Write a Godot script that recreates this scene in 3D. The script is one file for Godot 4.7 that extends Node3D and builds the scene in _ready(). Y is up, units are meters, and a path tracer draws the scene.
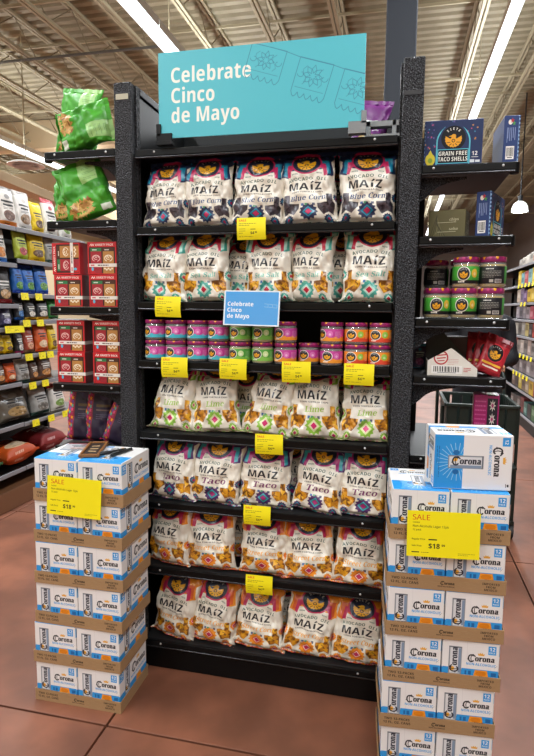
extends Node3D
# A grocery endcap between two half-width wing shelves, two stacks of twelve-packs in front, aisles and a steel roof behind.

# ---------------------------------------------------------------- mesh building
class MB:
	var v := PackedVector3Array()
	var n := PackedVector3Array()
	var t := PackedVector2Array()
	var c := PackedColorArray()
	var ix := PackedInt32Array()
	func vert(p: Vector3, nn: Vector3, uv := Vector2.ZERO) -> int:
		v.push_back(p); n.push_back(nn); t.push_back(uv)
		return v.size() - 1
	func tri(a: int, b: int, d: int) -> void:
		var fn := (v[b] - v[a]).cross(v[d] - v[a])
		if fn.dot(n[a] + n[b] + n[d]) > 0.0:
			ix.push_back(a); ix.push_back(d); ix.push_back(b)
		else:
			ix.push_back(a); ix.push_back(b); ix.push_back(d)
	func quad(a: Vector3, b: Vector3, d: Vector3, e: Vector3, nn: Vector3, ua := Vector2(0, 1), ub := Vector2(1, 1), ud := Vector2(1, 0), ue := Vector2(0, 0)) -> void:
		var i := vert(a, nn, ua)
		vert(b, nn, ub); vert(d, nn, ud); vert(e, nn, ue)
		tri(i, i + 1, i + 2); tri(i, i + 2, i + 3)
	# a box with softened edges; uvr maps a face name (px nx py ny pz nz) to its place in a printed sheet
	func box(at: Vector3, s: Vector3, bev := 0.0, bs := Basis.IDENTITY, uvr := {}) -> void:
		var h := s * 0.5
		var b := minf(bev, minf(h.x, minf(h.y, h.z)) * 0.9)
		var faces := [["px", Vector3.RIGHT, Vector3(0, 0, -1), Vector3.UP], ["nx", Vector3.LEFT, Vector3(0, 0, 1), Vector3.UP],
			["py", Vector3.UP, Vector3.RIGHT, Vector3(0, 0, -1)], ["ny", Vector3.DOWN, Vector3.RIGHT, Vector3(0, 0, 1)],
			["pz", Vector3(0, 0, 1), Vector3.RIGHT, Vector3.UP], ["nz", Vector3(0, 0, -1), Vector3.LEFT, Vector3.UP]]
		for f in faces:
			var nn: Vector3 = f[1]
			var r: Vector3 = f[2]
			var u: Vector3 = f[3]
			var hn := absf(nn.dot(h)) if true else 0.0
			hn = absf(nn.x) * h.x + absf(nn.y) * h.y + absf(nn.z) * h.z
			var hr := absf(r.x) * h.x + absf(r.y) * h.y + absf(r.z) * h.z
			var hu := absf(u.x) * h.x + absf(u.y) * h.y + absf(u.z) * h.z
			var R: Rect2 = uvr.get(f[0], Rect2(0, 0, 1, 1))
			var rot: bool = uvr.get(f[0] + "_rot", false)
			var pts := []
			for k in 4:
				var sx: float = [-1, 1, 1, -1][k]
				var sy: float = [-1, -1, 1, 1][k]
				var px := sx * (hr - b)
				var py := sy * (hu - b)
				var fu := px / (2.0 * hr) + 0.5
				var fv := 0.5 - py / (2.0 * hu)
				if rot:
					var q := fu
					fu = fv
					fv = 1.0 - q
				pts.append([at + bs * (nn * hn + r * px + u * py), R.position + R.size * Vector2(fu, fv)])
			var wn := bs * nn
			var i := vert(pts[0][0], wn, pts[0][1])
			for k in 3:
				vert(pts[k + 1][0], wn, pts[k + 1][1])
			tri(i, i + 1, i + 2); tri(i, i + 2, i + 3)
			if b > 0.0:
				# two of the four edges per face cover all twelve
				for e in [[r, hr, u, hu], [u, hu, r, hr]]:
					var ed: Vector3 = e[0]
					var eh: float = e[1]
					var al: Vector3 = e[2]
					var ah: float = e[3]
					for sg in [-1.0, 1.0]:
						var on: Vector3 = ed * sg
						if on.x + 2.0 * on.y + 4.0 * on.z < nn.x + 2.0 * nn.y + 4.0 * nn.z:
							continue
						var uvc: Vector2 = R.position + R.size * 0.5
						var ia := -1
						for k in 4:
							var sa: float = [-1, 1, 1, -1][k] * (ah - b)
							var p: Vector3
							var n2: Vector3
							if k < 2:
								p = nn * hn + on * (eh - b) + al * sa
								n2 = nn
							else:
								p = nn * (hn - b) + on * eh + al * sa
								n2 = on
							var cx: float = (on * (eh - b) + al * sa).dot(r) / (2.0 * hr) + 0.5
							var cy: float = 0.5 - (on * (eh - b) + al * sa).dot(u) / (2.0 * hu)
							if rot:
								var q2 := cx
								cx = cy
								cy = 1.0 - q2
							uvc = R.position + R.size * Vector2(clampf(cx, 0.005, 0.995), clampf(cy, 0.005, 0.995))
							var id := vert(at + bs * p, bs * n2, uvc)
							if k == 0:
								ia = id
						tri(ia, ia + 1, ia + 2); tri(ia, ia + 2, ia + 3)
		if b > 0.0:
			for sx in [-1.0, 1.0]:
				for sy in [-1.0, 1.0]:
					for sz in [-1.0, 1.0]:
						var sv := Vector3(sx, sy, sz)
						var uv0: Vector2 = (uvr.get("pz", Rect2(0, 0, 1, 1)) as Rect2).position + Vector2(0.003, 0.003)
						var i0 := vert(at + bs * (sv * (h - Vector3(0, b, b))), bs * Vector3(sx, 0, 0), uv0)
						vert(at + bs * (sv * (h - Vector3(b, 0, b))), bs * Vector3(0, sy, 0), uv0)
						vert(at + bs * (sv * (h - Vector3(b, b, 0))), bs * Vector3(0, 0, sz), uv0)
						tri(i0, i0 + 1, i0 + 2)
	# turned profile of Vector2(radius, height) about the y axis; +z is the middle of the sheet
	func lathe(pr: Array, segs := 24, at := Vector3.ZERO, bs := Basis.IDENTITY, v0 := 0.0, v1 := 1.0) -> void:
		var m := pr.size()
		var fl := []
		var run := [0.0]
		for i in m - 1:
			var d: Vector2 = pr[i + 1] - pr[i]
			run.append(run[i] + d.length())
			fl.append(Vector2(d.y, -d.x).normalized())
		for i in m - 1:
			var na: Vector2 = fl[i]
			var nb: Vector2 = fl[i]
			if i > 0 and (fl[i - 1] as Vector2).dot(fl[i]) > 0.72:
				na = (na + fl[i - 1]).normalized()
			if i < m - 2 and (fl[i + 1] as Vector2).dot(fl[i]) > 0.72:
				nb = (nb + fl[i + 1]).normalized()
			var p: Vector2 = pr[i]
			var q: Vector2 = pr[i + 1]
			var va := lerpf(v1, v0, run[i] / run[m - 1])
			var vb := lerpf(v1, v0, run[i + 1] / run[m - 1])
			var st := v.size()
			for k in segs + 1:
				var a := TAU * k / segs - PI
				var d3 := Vector3(sin(a), 0, cos(a))
				vert(at + bs * (d3 * p.x + Vector3(0, p.y, 0)), bs * (d3 * na.x + Vector3(0, na.y, 0)), Vector2(float(k) / segs, va))
				vert(at + bs * (d3 * q.x + Vector3(0, q.y, 0)), bs * (d3 * nb.x + Vector3(0, nb.y, 0)), Vector2(float(k) / segs, vb))
			for k in segs:
				var o := st + k * 2
				if p.x > 1e-6:
					tri(o, o + 1, o + 2)
				if q.x > 1e-6:
					tri(o + 1, o + 3, o + 2)
	func tube(path: Array, r: float, sides := 8, caps := true) -> void:
		var m := path.size()
		var st := v.size()
		var up := Vector3.UP
		var f0: Vector3 = (path[1] - path[0]).normalized()
		if absf(f0.dot(up)) > 0.9:
			up = Vector3.RIGHT
		for i in m:
			var d: Vector3 = (path[mini(i + 1, m - 1)] - path[maxi(i - 1, 0)]).normalized()
			var x := up.cross(d).normalized()
			var y := d.cross(x)
			up = y
			for k in sides + 1:
				var a := TAU * k / sides
				var nn := x * cos(a) + y * sin(a)
				vert(path[i] + nn * r, nn, Vector2(float(k) / sides, float(i) / (m - 1)))
		for i in m - 1:
			for k in sides:
				var o := st + i * (sides + 1) + k
				tri(o, o + 1, o + sides + 1); tri(o + 1, o + sides + 2, o + sides + 1)
		if caps:
			for e in [0, m - 1]:
				var nn: Vector3 = (path[0] - path[1]).normalized() if e == 0 else (path[m - 1] - path[m - 2]).normalized()
				var ci := vert(path[e], nn)
				for k in sides + 1:
					vert(v[st + e * (sides + 1) + k], nn)
				for k in sides:
					tri(ci, ci + 1 + k, ci + 2 + k)
	# polygon in the xy plane pushed out along +z
	func slab(pg: PackedVector2Array, depth: float, at := Vector3.ZERO, bs := Basis.IDENTITY, uvr := Rect2()) -> void:
		var tr := Geometry2D.triangulate_polygon(pg)
		var bb := Rect2(pg[0], Vector2.ZERO)
		for p in pg:
			bb = bb.expand(p)
		for side in 2:
			var nn := bs * Vector3(0, 0, 1 if side == 0 else -1)
			var st := v.size()
			for p in pg:
				var uv := (p - bb.position) / bb.size
				vert(at + bs * Vector3(p.x, p.y, depth if side == 0 else 0.0), nn, Vector2(uv.x, 1.0 - uv.y))
			for k in range(0, tr.size(), 3):
				tri(st + tr[k], st + tr[k + 1], st + tr[k + 2])
		var cw := Geometry2D.is_polygon_clockwise(pg)
		for i in pg.size():
			var a := pg[i]
			var b := pg[(i + 1) % pg.size()]
			var e := (b - a).normalized()
			var o := Vector2(e.y, -e.x)
			if cw:
				o = -o
			quad(at + bs * Vector3(a.x, a.y, 0), at + bs * Vector3(b.x, b.y, 0), at + bs * Vector3(b.x, b.y, depth), at + bs * Vector3(a.x, a.y, depth), bs * Vector3(o.x, o.y, 0), Vector2(0.01, 0.99), Vector2(0.02, 0.99), Vector2(0.02, 0.98), Vector2(0.01, 0.98))
	# a grid of points with smooth normals; flip turns the outside round
	func grid(p: PackedVector3Array, uv: PackedVector2Array, nu: int, nv: int, flip := 1.0) -> void:
		var st := v.size()
		for j in nv:
			for i in nu:
				var a := p[j * nu + mini(i + 1, nu - 1)] - p[j * nu + maxi(i - 1, 0)]
				var b := p[mini(j + 1, nv - 1) * nu + i] - p[maxi(j - 1, 0) * nu + i]
				var nn := a.cross(b).normalized() * flip
				vert(p[j * nu + i], nn, uv[j * nu + i])
		for j in nv - 1:
			for i in nu - 1:
				var o := st + j * nu + i
				tri(o, o + 1, o + nu); tri(o + 1, o + nu + 1, o + nu)
	func mesh() -> ArrayMesh:
		var a := []
		a.resize(Mesh.ARRAY_MAX)
		a[Mesh.ARRAY_VERTEX] = v
		a[Mesh.ARRAY_NORMAL] = n
		a[Mesh.ARRAY_TEX_UV] = t
		a[Mesh.ARRAY_INDEX] = ix
		if c.size() == v.size():
			a[Mesh.ARRAY_COLOR] = c
		var m := ArrayMesh.new()
		m.add_surface_from_arrays(Mesh.PRIMITIVE_TRIANGLES, a)
		return m

# ---------------------------------------------------------------- flat print: a small sheet to draw lettering and package art on
class Sheet:
	var im: Image
	var w: int
	var h: int
	var k: float
	static var letters := {}
	static var fonts := {}
	func _init(w_: int, h_: int, bg: Color, k_ := 2):
		w = w_
		h = h_
		k = k_
		im = Image.create_empty(w * k_, h * k_, false, Image.FORMAT_RGB8)
		im.fill(bg)
	func rect(x: float, y: float, ww: float, hh: float, col: Color) -> void:
		im.fill_rect(Rect2i(roundi(x * k), roundi(y * k), maxi(1, roundi(ww * k)), maxi(1, roundi(hh * k))), col)
	func poly(pts: PackedVector2Array, col: Color) -> void:
		var p := PackedVector2Array()
		var y0 := 1e9
		var y1 := -1e9
		for q in pts:
			p.push_back(q * k)
			y0 = minf(y0, q.y * k)
			y1 = maxf(y1, q.y * k)
		var m := p.size()
		for y in range(maxi(0, floori(y0)), mini(im.get_height(), ceili(y1) + 1)):
			var yc := y + 0.5
			var xs := PackedFloat32Array()
			for i in m:
				var a := p[i]
				var b := p[(i + 1) % m]
				if (a.y <= yc) != (b.y <= yc):
					xs.push_back(a.x + (yc - a.y) / (b.y - a.y) * (b.x - a.x))
			xs.sort()
			for i in range(0, xs.size() - 1, 2):
				var xa := ceili(xs[i] - 0.5)
				var xb := ceili(xs[i + 1] - 0.5)
				if xb > xa:
					im.fill_rect(Rect2i(xa, y, xb - xa, 1), col)
	func ell(cx: float, cy: float, rx: float, ry: float, col: Color, a0 := 0.0, a1 := TAU) -> void:
		var p := PackedVector2Array()
		for i in 41:
			var a := lerpf(a0, a1, i / 40.0)
			p.push_back(Vector2(cx + rx * cos(a), cy + ry * sin(a)))
		poly(p, col)
	func line(pts: Array, wd: float, col: Color) -> void:
		for i in pts.size() - 1:
			var a: Vector2 = pts[i]
			var b: Vector2 = pts[i + 1]
			var d := (b - a).normalized().orthogonal() * wd * 0.5
			poly(PackedVector2Array([a + d, b + d, b - d, a - d]), col)
			if wd * k > 3.0:
				ell(b.x, b.y, wd * 0.5, wd * 0.5, col)
	# a spiky star: n points, outer and inner radius
	func star(cx: float, cy: float, r0: float, r1: float, m: int, col: Color, sx := 1.0, turn := 0.0) -> void:
		var p := PackedVector2Array()
		for i in m * 2:
			var a := PI * i / m + turn
			var r := r0 if i % 2 == 0 else r1
			p.push_back(Vector2(cx + sx * r * sin(a), cy - r * cos(a)))
		poly(p, col)
	func dia(cx: float, cy: float, rx: float, ry: float, col: Color) -> void:
		poly(PackedVector2Array([Vector2(cx - rx, cy), Vector2(cx, cy - ry), Vector2(cx + rx, cy), Vector2(cx, cy + ry)]), col)
	static func glyphs(s: String, font: String) -> Dictionary:
		var key := font + "|" + s
		if letters.has(key):
			return letters[key]
		if not fonts.has(font):
			var f := SystemFont.new()
			f.font_names = PackedStringArray(["Droid Serif" if font.begins_with("serif") else "Droid Sans"])
			f.font_weight = 700 if font.ends_with("bold") else 400
			fonts[font] = f
		var tm := TextMesh.new()
		tm.font = fonts[font]
		tm.font_size = 64
		tm.pixel_size = 1.0 / 64.0
		tm.depth = 0.0
		tm.curve_step = 2.0
		tm.text = s
		var ar := tm.get_mesh_arrays()
		var vs: PackedVector3Array = ar[Mesh.ARRAY_VERTEX]
		var ii = ar[Mesh.ARRAY_INDEX]
		var x0 := 1e9
		var x1 := -1e9
		var y0 := 1e9
		var y1 := -1e9
		var p := PackedVector2Array()
		if ii == null or (ii as PackedInt32Array).is_empty():
			for q in vs:
				p.push_back(Vector2(q.x, q.y))
		else:
			for i in ii:
				p.push_back(Vector2(vs[i].x, vs[i].y))
		for q in p:
			x0 = minf(x0, q.x)
			x1 = maxf(x1, q.x)
			y0 = minf(y0, q.y)
			y1 = maxf(y1, q.y)
		var d := {"p": p, "x0": x0, "x1": x1, "y0": y0, "y1": y1}
		letters[key] = d
		return d
	# text with its baseline at y and capitals cap high; anchor 0 left, 0.5 middle, 1 right
	func text(s: String, x: float, y: float, cap: float, col: Color, font := "sans_bold", anchor := 0.5, sx := 1.0, turn := 0.0, skew := 0.0) -> float:
		var g := glyphs(s, font)
		var hh := glyphs("H", font)
		var base: float = hh.y0
		var sc: float = cap / (hh.y1 - hh.y0)
		var wd: float = (g.x1 - g.x0) * sc * sx
		var p: PackedVector2Array = g.p
		var cs := cos(turn)
		var sn := sin(turn)
		for i in range(0, p.size() - 2, 3):
			var tr := PackedVector2Array()
			for j in 3:
				var q := p[i + j]
				var yy: float = (q.y - base) * sc
				var xx: float = (q.x - g.x0) * sc * sx - anchor * wd + skew * yy
				tr.push_back(Vector2(x + xx * cs + yy * sn, y + xx * sn - yy * cs))
			poly(tr, col)
		return wd
	# capitals set along an arc about (cx, cy)
	func arc_text(s: String, cx: float, cy: float, r: float, cap: float, col: Color, step: float, font := "sans_bold") -> void:
		for i in s.length():
			var a := (i - (s.length() - 1) * 0.5) * step
			if s[i] != " ":
				text(s[i], cx + r * sin(a), cy - r * cos(a), cap, col, font, 0.5, 1.0, a)
	# lines of print too small to read
	func small(x: float, y: float, ww: float, rows: int, pitch: float, thick: float, col: Color, rng: RandomNumberGenerator) -> void:
		for r in rows:
			var xx := x
			var end := x + ww * (1.0 if r < rows - 1 else 0.6)
			while xx < end:
				var l := rng.randf_range(0.06, 0.16) * ww
				rect(xx, y + r * pitch, minf(l, end - xx), thick, col)
				xx += l + 0.03 * ww
	func barcode(x: float, y: float, ww: float, hh: float, rng: RandomNumberGenerator) -> void:
		rect(x, y, ww, hh, Color(0.93, 0.92, 0.9))
		var xx := x + ww * 0.07
		while xx < x + ww * 0.92:
			var b := rng.randf_range(0.012, 0.04) * ww
			rect(xx, y + hh * 0.1, b, hh * 0.68, Color(0.08, 0.08, 0.08))
			xx += b + rng.randf_range(0.015, 0.04) * ww
		rect(x + ww * 0.2, y + hh * 0.84, ww * 0.6, hh * 0.06, Color(0.15, 0.15, 0.15))
	func done() -> ImageTexture:
		im.resize(w, h, Image.INTERPOLATE_BILINEAR if k <= 2 else Image.INTERPOLATE_LANCZOS)
		im.generate_mipmaps()
		return ImageTexture.create_from_image(im)

# ---------------------------------------------------------------- naming and tagging
var taken := {}
func numbered(parent: Node, called: String) -> String:
	var key := str(parent.get_instance_id()) + called
	var i: int = taken.get(key, 0)
	taken[key] = i + 1
	return called if i == 0 else "%s_%03d" % [called, i]
func obj(called: String, mesh: Mesh, m: Material, parent: Node = self, at := Vector3.ZERO, turn := Basis.IDENTITY) -> MeshInstance3D:
	var o := MeshInstance3D.new()
	o.mesh = mesh
	o.material_override = m
	o.name = numbered(parent, called)
	parent.add_child(o, true)
	o.transform = Transform3D(turn, at)
	o.cast_shadow = GeometryInstance3D.SHADOW_CASTING_SETTING_ON
	return o
func tag(o: Node, label: String, category: String, group := "") -> Node:
	o.set_meta("label", label)
	o.set_meta("category", category)
	if group != "":
		o.set_meta("group", group)
	return o
func thing(called: String, label: String, category: String, at := Vector3.ZERO, turn := Basis.IDENTITY, group := "") -> Node3D:
	var o := Node3D.new()
	o.name = numbered(self, called)
	add_child(o, true)
	o.transform = Transform3D(turn, at)
	tag(o, label, category, group)
	return o
func structure(o: Node, label := "") -> Node:
	o.set_meta("kind", "structure")
	if label != "":
		o.set_meta("label", label)
		o.set_meta("category", o.name.split("_")[0])
	return o
func boxm(s: Vector3, bev := 0.0) -> ArrayMesh:
	var key := "box%s|%s" % [s, bev]
	if not shared.has(key):
		var b := MB.new()
		b.box(Vector3.ZERO, s, bev)
		shared[key] = b.mesh()
	return shared[key]
var shared := {}
func rot(x: float, y: float, z: float) -> Basis:
	return Basis.from_euler(Vector3(deg_to_rad(x), deg_to_rad(y), deg_to_rad(z)))
func C(hex: String) -> Color:
	return Color.html(hex)
func mat(hex: String, rough := 0.6, metal := 0.0, spec := 0.5) -> StandardMaterial3D:
	var key := "m%s|%s|%s|%s" % [hex, rough, metal, spec]
	if not shared.has(key):
		var m := StandardMaterial3D.new()
		m.albedo_color = C(hex)
		m.roughness = rough
		m.metallic = metal
		m.metallic_specular = spec
		shared[key] = m
	return shared[key]
func printed(t: Texture2D, rough := 0.5, spec := 0.5) -> StandardMaterial3D:
	var m := StandardMaterial3D.new()
	m.albedo_texture = t
	m.roughness = rough
	m.metallic_specular = spec
	m.texture_filter = BaseMaterial3D.TEXTURE_FILTER_LINEAR_WITH_MIPMAPS
	return m
func ordinal(i: int) -> String:
	return ["first", "second", "third", "fourth", "fifth", "sixth", "seventh", "eighth", "ninth", "tenth", "eleventh", "twelfth"][i]

# ---------------------------------------------------------------- package art
# round emblem with a yellow bird and the maker's name set on an arc
func emblem(s: Sheet, cx: float, cy: float, r: float, disc: Color, ring: Color, bird: Color) -> void:
	s.ell(cx, cy, r * 1.2, r * 1.2, ring)
	s.ell(cx, cy, r * 1.06, r * 1.06, disc)
	# wings: a bowl with feathered tips, then the breast and the turned head
	var p := PackedVector2Array()
	for i in 25:
		var a := lerpf(-0.35, PI + 0.35, i / 24.0)
		var q := 0.74 if i % 2 == 0 else 0.69
		p.push_back(Vector2(cx + r * q * cos(a), cy + r * 0.06 + r * q * sin(a)))
	p.push_back(Vector2(cx - r * 0.38, cy - r * 0.02))
	p.push_back(Vector2(cx - r * 0.2, cy + r * 0.12))
	p.push_back(Vector2(cx + r * 0.2, cy + r * 0.12))
	p.push_back(Vector2(cx + r * 0.38, cy - r * 0.02))
	s.poly(p, bird)
	s.ell(cx, cy + r * 0.18, r * 0.3, r * 0.3, bird)
	s.ell(cx + r * 0.02, cy - r * 0.17, r * 0.2, r * 0.18, bird)
	s.poly(PackedVector2Array([Vector2(cx - r * 0.14, cy - r * 0.26), Vector2(cx - r * 0.42, cy - r * 0.16), Vector2(cx - r * 0.14, cy - r * 0.1)]), bird)
	for i in 5:
		var a := lerpf(0.5, PI - 0.5, i / 4.0)
		s.line([Vector2(cx + r * 0.3 * cos(a), cy + r * 0.2 + r * 0.3 * sin(a)), Vector2(cx + r * 0.62 * cos(a), cy + r * 0.08 + r * 0.6 * sin(a))], r * 0.05, disc)
	s.ell(cx, cy + r * 0.22, r * 0.15, r * 0.15, disc)
	s.ell(cx, cy + r * 0.22, r * 0.09, r * 0.09, bird)
	s.arc_text("SIETE", cx, cy, r * 0.7, r * 0.2, Color(0.95, 0.94, 0.9), 0.34)

func star_tile(s: Sheet, cx: float, cy: float, r: float, a: Color, b: Color, c: Color) -> void:
	s.star(cx, cy, r * 1.08, r * 0.84, 12, a, 0.92)
	s.dia(cx, cy, r * 0.66, r * 0.72, b)
	s.dia(cx, cy, r * 0.44, r * 0.5, Color(0.95, 0.92, 0.86) if b.v > 0.75 else b.darkened(0.35))
	s.dia(cx, cy, r * 0.36, r * 0.4, c)

func chips(s: Sheet, win: PackedVector2Array, tones: Array, rng: RandomNumberGenerator) -> void:
	s.poly(win, tones[0])
	var bb := Rect2(win[0], Vector2.ZERO)
	for p in win:
		bb = bb.expand(p)
	for i in 34:
		var q := bb.position + bb.size * Vector2(rng.randf(), rng.randf())
		var a := rng.randf() * TAU
		var r := rng.randf_range(16, 30)
		var t := PackedVector2Array()
		for j in 3:
			t.push_back(q + Vector2(cos(a + j * 2.1), sin(a + j * 2.1)) * r * rng.randf_range(0.8, 1.2))
		for piece in Geometry2D.intersect_polygons(t, win):
			s.poly(piece, tones[rng.randi_range(1, tones.size() - 1)])

func bag_art(f: Dictionary) -> ImageTexture:
	var rng := RandomNumberGenerator.new()
	rng.seed = hash(f.name)
	var cream := C("e6dfd0")
	var s := Sheet.new(420, 640, cream)
	var A: Color = f.a
	var B: Color = f.b
	var D: Color = f.c
	# stepped crown of colour behind the emblem
	s.poly(PackedVector2Array([Vector2(30, 0), Vector2(390, 0), Vector2(412, 84), Vector2(378, 112), Vector2(404, 236), Vector2(346, 248), Vector2(340, 190), Vector2(80, 190), Vector2(74, 248), Vector2(16, 236), Vector2(42, 112), Vector2(8, 84)]), A)
	s.poly(PackedVector2Array([Vector2(58, 96), Vector2(362, 96), Vector2(376, 226), Vector2(334, 236), Vector2(326, 170), Vector2(94, 170), Vector2(86, 236), Vector2(44, 226)]), B)
	s.poly(PackedVector2Array([Vector2(84, 128), Vector2(336, 128), Vector2(350, 240), Vector2(322, 246), Vector2(308, 176), Vector2(112, 176), Vector2(98, 246), Vector2(70, 240)]), D)
	for x in [10.0, 410.0]:
		star_tile(s, x, 44, 40, A, B, D)
	# cream label
	s.poly(PackedVector2Array([Vector2(104, 186), Vector2(150, 196), Vector2(210, 214), Vector2(270, 196), Vector2(316, 186), Vector2(326, 250), Vector2(368, 262), Vector2(372, 384), Vector2(326, 392), Vector2(326, 462), Vector2(94, 462), Vector2(94, 392), Vector2(48, 384), Vector2(52, 262), Vector2(94, 250)]), cream)
	emblem(s, 210, 120, 86, C("1d2338"), D, C("e8a81c"))
	s.text("MADE", 130, 226, 11, f.cap, "sans_bold", 0.5, 1.0, -0.15)
	s.text("WITH", 290, 226, 11, f.cap, "sans_bold", 0.5, 1.0, 0.15)
	s.arc_text("AVOCADO OIL", 210, 760, 488, 25, f.cap, 0.05)
	var ix := 84.0
	ix += s.text("MA", ix, 358, 62, C("16181f"), "sans_bold", 0.0, 1.06) + 13
	s.rect(ix, 314, 14, 44, C("16181f"))
	s.poly(PackedVector2Array([Vector2(ix, 306), Vector2(ix + 13, 288), Vector2(ix + 25, 293), Vector2(ix + 9, 308)]), C("16181f"))
	s.text("Z", ix + 28, 358, 62, C("16181f"), "sans_bold", 0.0, 1.06)
	s.text("CORN TORTILLA CHIPS", 210, 382, 11, C("3a3328"), "sans_bold", 0.5, 1.3)
	s.text(f.flavour, 210, 444, f.get("size", 42.0), f.ink, "serif_bold", 0.5, f.get("wide", 1.0), -0.04, 0.22)
	for i in 4:
		s.rect(166 + i * 23, 470, 18, 20, [C("3f6fa8"), C("4b9a72"), C("c7bfae"), C("51586d")][i])
	# windows on the chips
	var wl := PackedVector2Array([Vector2(46, 400), Vector2(88, 398), Vector2(88, 466), Vector2(152, 470), Vector2(150, 506), Vector2(112, 560), Vector2(72, 540), Vector2(32, 560), Vector2(28, 480), Vector2(46, 462)])
	var wr := PackedVector2Array()
	for p in wl:
		wr.push_back(Vector2(420 - p.x, p.y))
	chips(s, wl, f.chips, rng)
	chips(s, wr, f.chips, rng)
	# zigzag stars below
	star_tile(s, 210, 538, 62, A, B, D)
	star_tile(s, 78, 596, 36, A, B, D)
	star_tile(s, 342, 596, 36, A, B, D)
	star_tile(s, 6, 430, 36, A, B, D)
	star_tile(s, 414, 430, 36, A, B, D)
	s.small(170, 612, 80, 1, 8, 6, C("6a6253"), rng)
	for i in 15:
		s.poly(PackedVector2Array([Vector2(i * 28, 640), Vector2(i * 28 + 14, 626), Vector2(i * 28 + 28, 640)]), A if i % 2 == 0 else B)
		s.dia(i * 28, 636, 6, 5, D)
	return s.done()

# tall display lettering of the beer name: heavy serif with a swash capital
func beer_name(s: Sheet, x: float, y: float, cap: float, col: Color, turn := 0.0) -> void:
	var u := Vector2(cos(turn), sin(turn))
	var d := Vector2(-sin(turn), cos(turn))
	var o := Vector2(x, y)
	var wd := cap * 4.2
	var c0 := o - u * wd * 0.5 - d * cap * 0.48
	var p := []
	for i in 15:
		var a := lerpf(-0.75, -TAU + 0.75, i / 14.0)
		p.append(c0 + u * cap * (0.5 + 0.5 * cos(a)) + d * cap * 0.66 * sin(a))
	s.line(p, cap * 0.24, col)
	s.line([c0 + u * cap * 0.52 - d * cap * 0.62, c0 + u * cap * 0.42, c0 + u * cap * 0.52 + d * cap * 0.55], cap * 0.13, col)
	s.line([c0 + u * cap * 0.7 - d * cap * 0.8, c0 + u * cap * 1.15 - d * cap * 0.42], cap * 0.22, col)
	s.line([c0 - u * cap * 0.2 + d * cap * 0.25, c0 + u * cap * 0.1 + d * cap * 0.1], cap * 0.14, col)
	var q := o - u * wd * 0.5 + u * cap * 1.12
	for k in 3:
		var o2 := u * cap * 0.045 * k
		s.text("orona", q.x + o2.x, q.y + o2.y, cap * 1.02, col, "serif_bold", 0.0, 0.8, turn, 0.06)
func crown(s: Sheet, cx: float, cy: float, r: float, col: Color, turn := 0.0) -> void:
	var p := PackedVector2Array()
	for q in [Vector2(-1, 0.6), Vector2(-1.2, -0.3), Vector2(-0.6, 0.05), Vector2(-0.45, -0.6), Vector2(0, -0.1), Vector2(0.45, -0.6), Vector2(0.6, 0.05), Vector2(1.2, -0.3), Vector2(1, 0.6)]:
		p.push_back(Vector2(cx, cy) + (q * r).rotated(turn))
	s.poly(p, col)
func can_print(s: Sheet, x: float, y: float, ww: float, hh: float, upright := true) -> void:
	# picture of a can: silver body, blue foot, gold seal, name along it
	s.rect(x, y, ww, hh, C("8b9097"))
	if upright:
		s.rect(x + ww * 0.1, y + hh * 0.03, ww * 0.8, hh * 0.94, C("d9dbde"))
		s.rect(x + ww * 0.74, y + hh * 0.06, ww * 0.2, hh * 0.88, C("7f93ac"))
		s.rect(x, y, ww, hh * 0.05, C("6d737b"))
		s.ell(x + ww * 0.3, y + hh * 0.8, ww * 0.17, ww * 0.17, C("e8a92b"))
		beer_name(s, x + ww * 0.66, y + hh * 0.5, ww * 0.46, C("1c2130"), -PI / 2)
	else:
		s.rect(x + ww * 0.03, y + hh * 0.06, ww * 0.94, hh * 0.88, C("c9ccd0"))
		s.rect(x + ww * 0.03, y + hh * 0.06, ww * 0.24, hh * 0.88, C("2f7fc4"))
		s.ell(x + ww * 0.3, y + hh * 0.5, hh * 0.24, hh * 0.24, C("e8a92b"))
		s.rect(x + ww * 0.95, y, ww * 0.05, hh, C("6d737b"))
		crown(s, x + ww * 0.62, y + hh * 0.2, hh * 0.1, C("e0a430"))
		beer_name(s, x + ww * 0.64, y + hh * 0.7, hh * 0.32, C("1c2130"))
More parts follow.
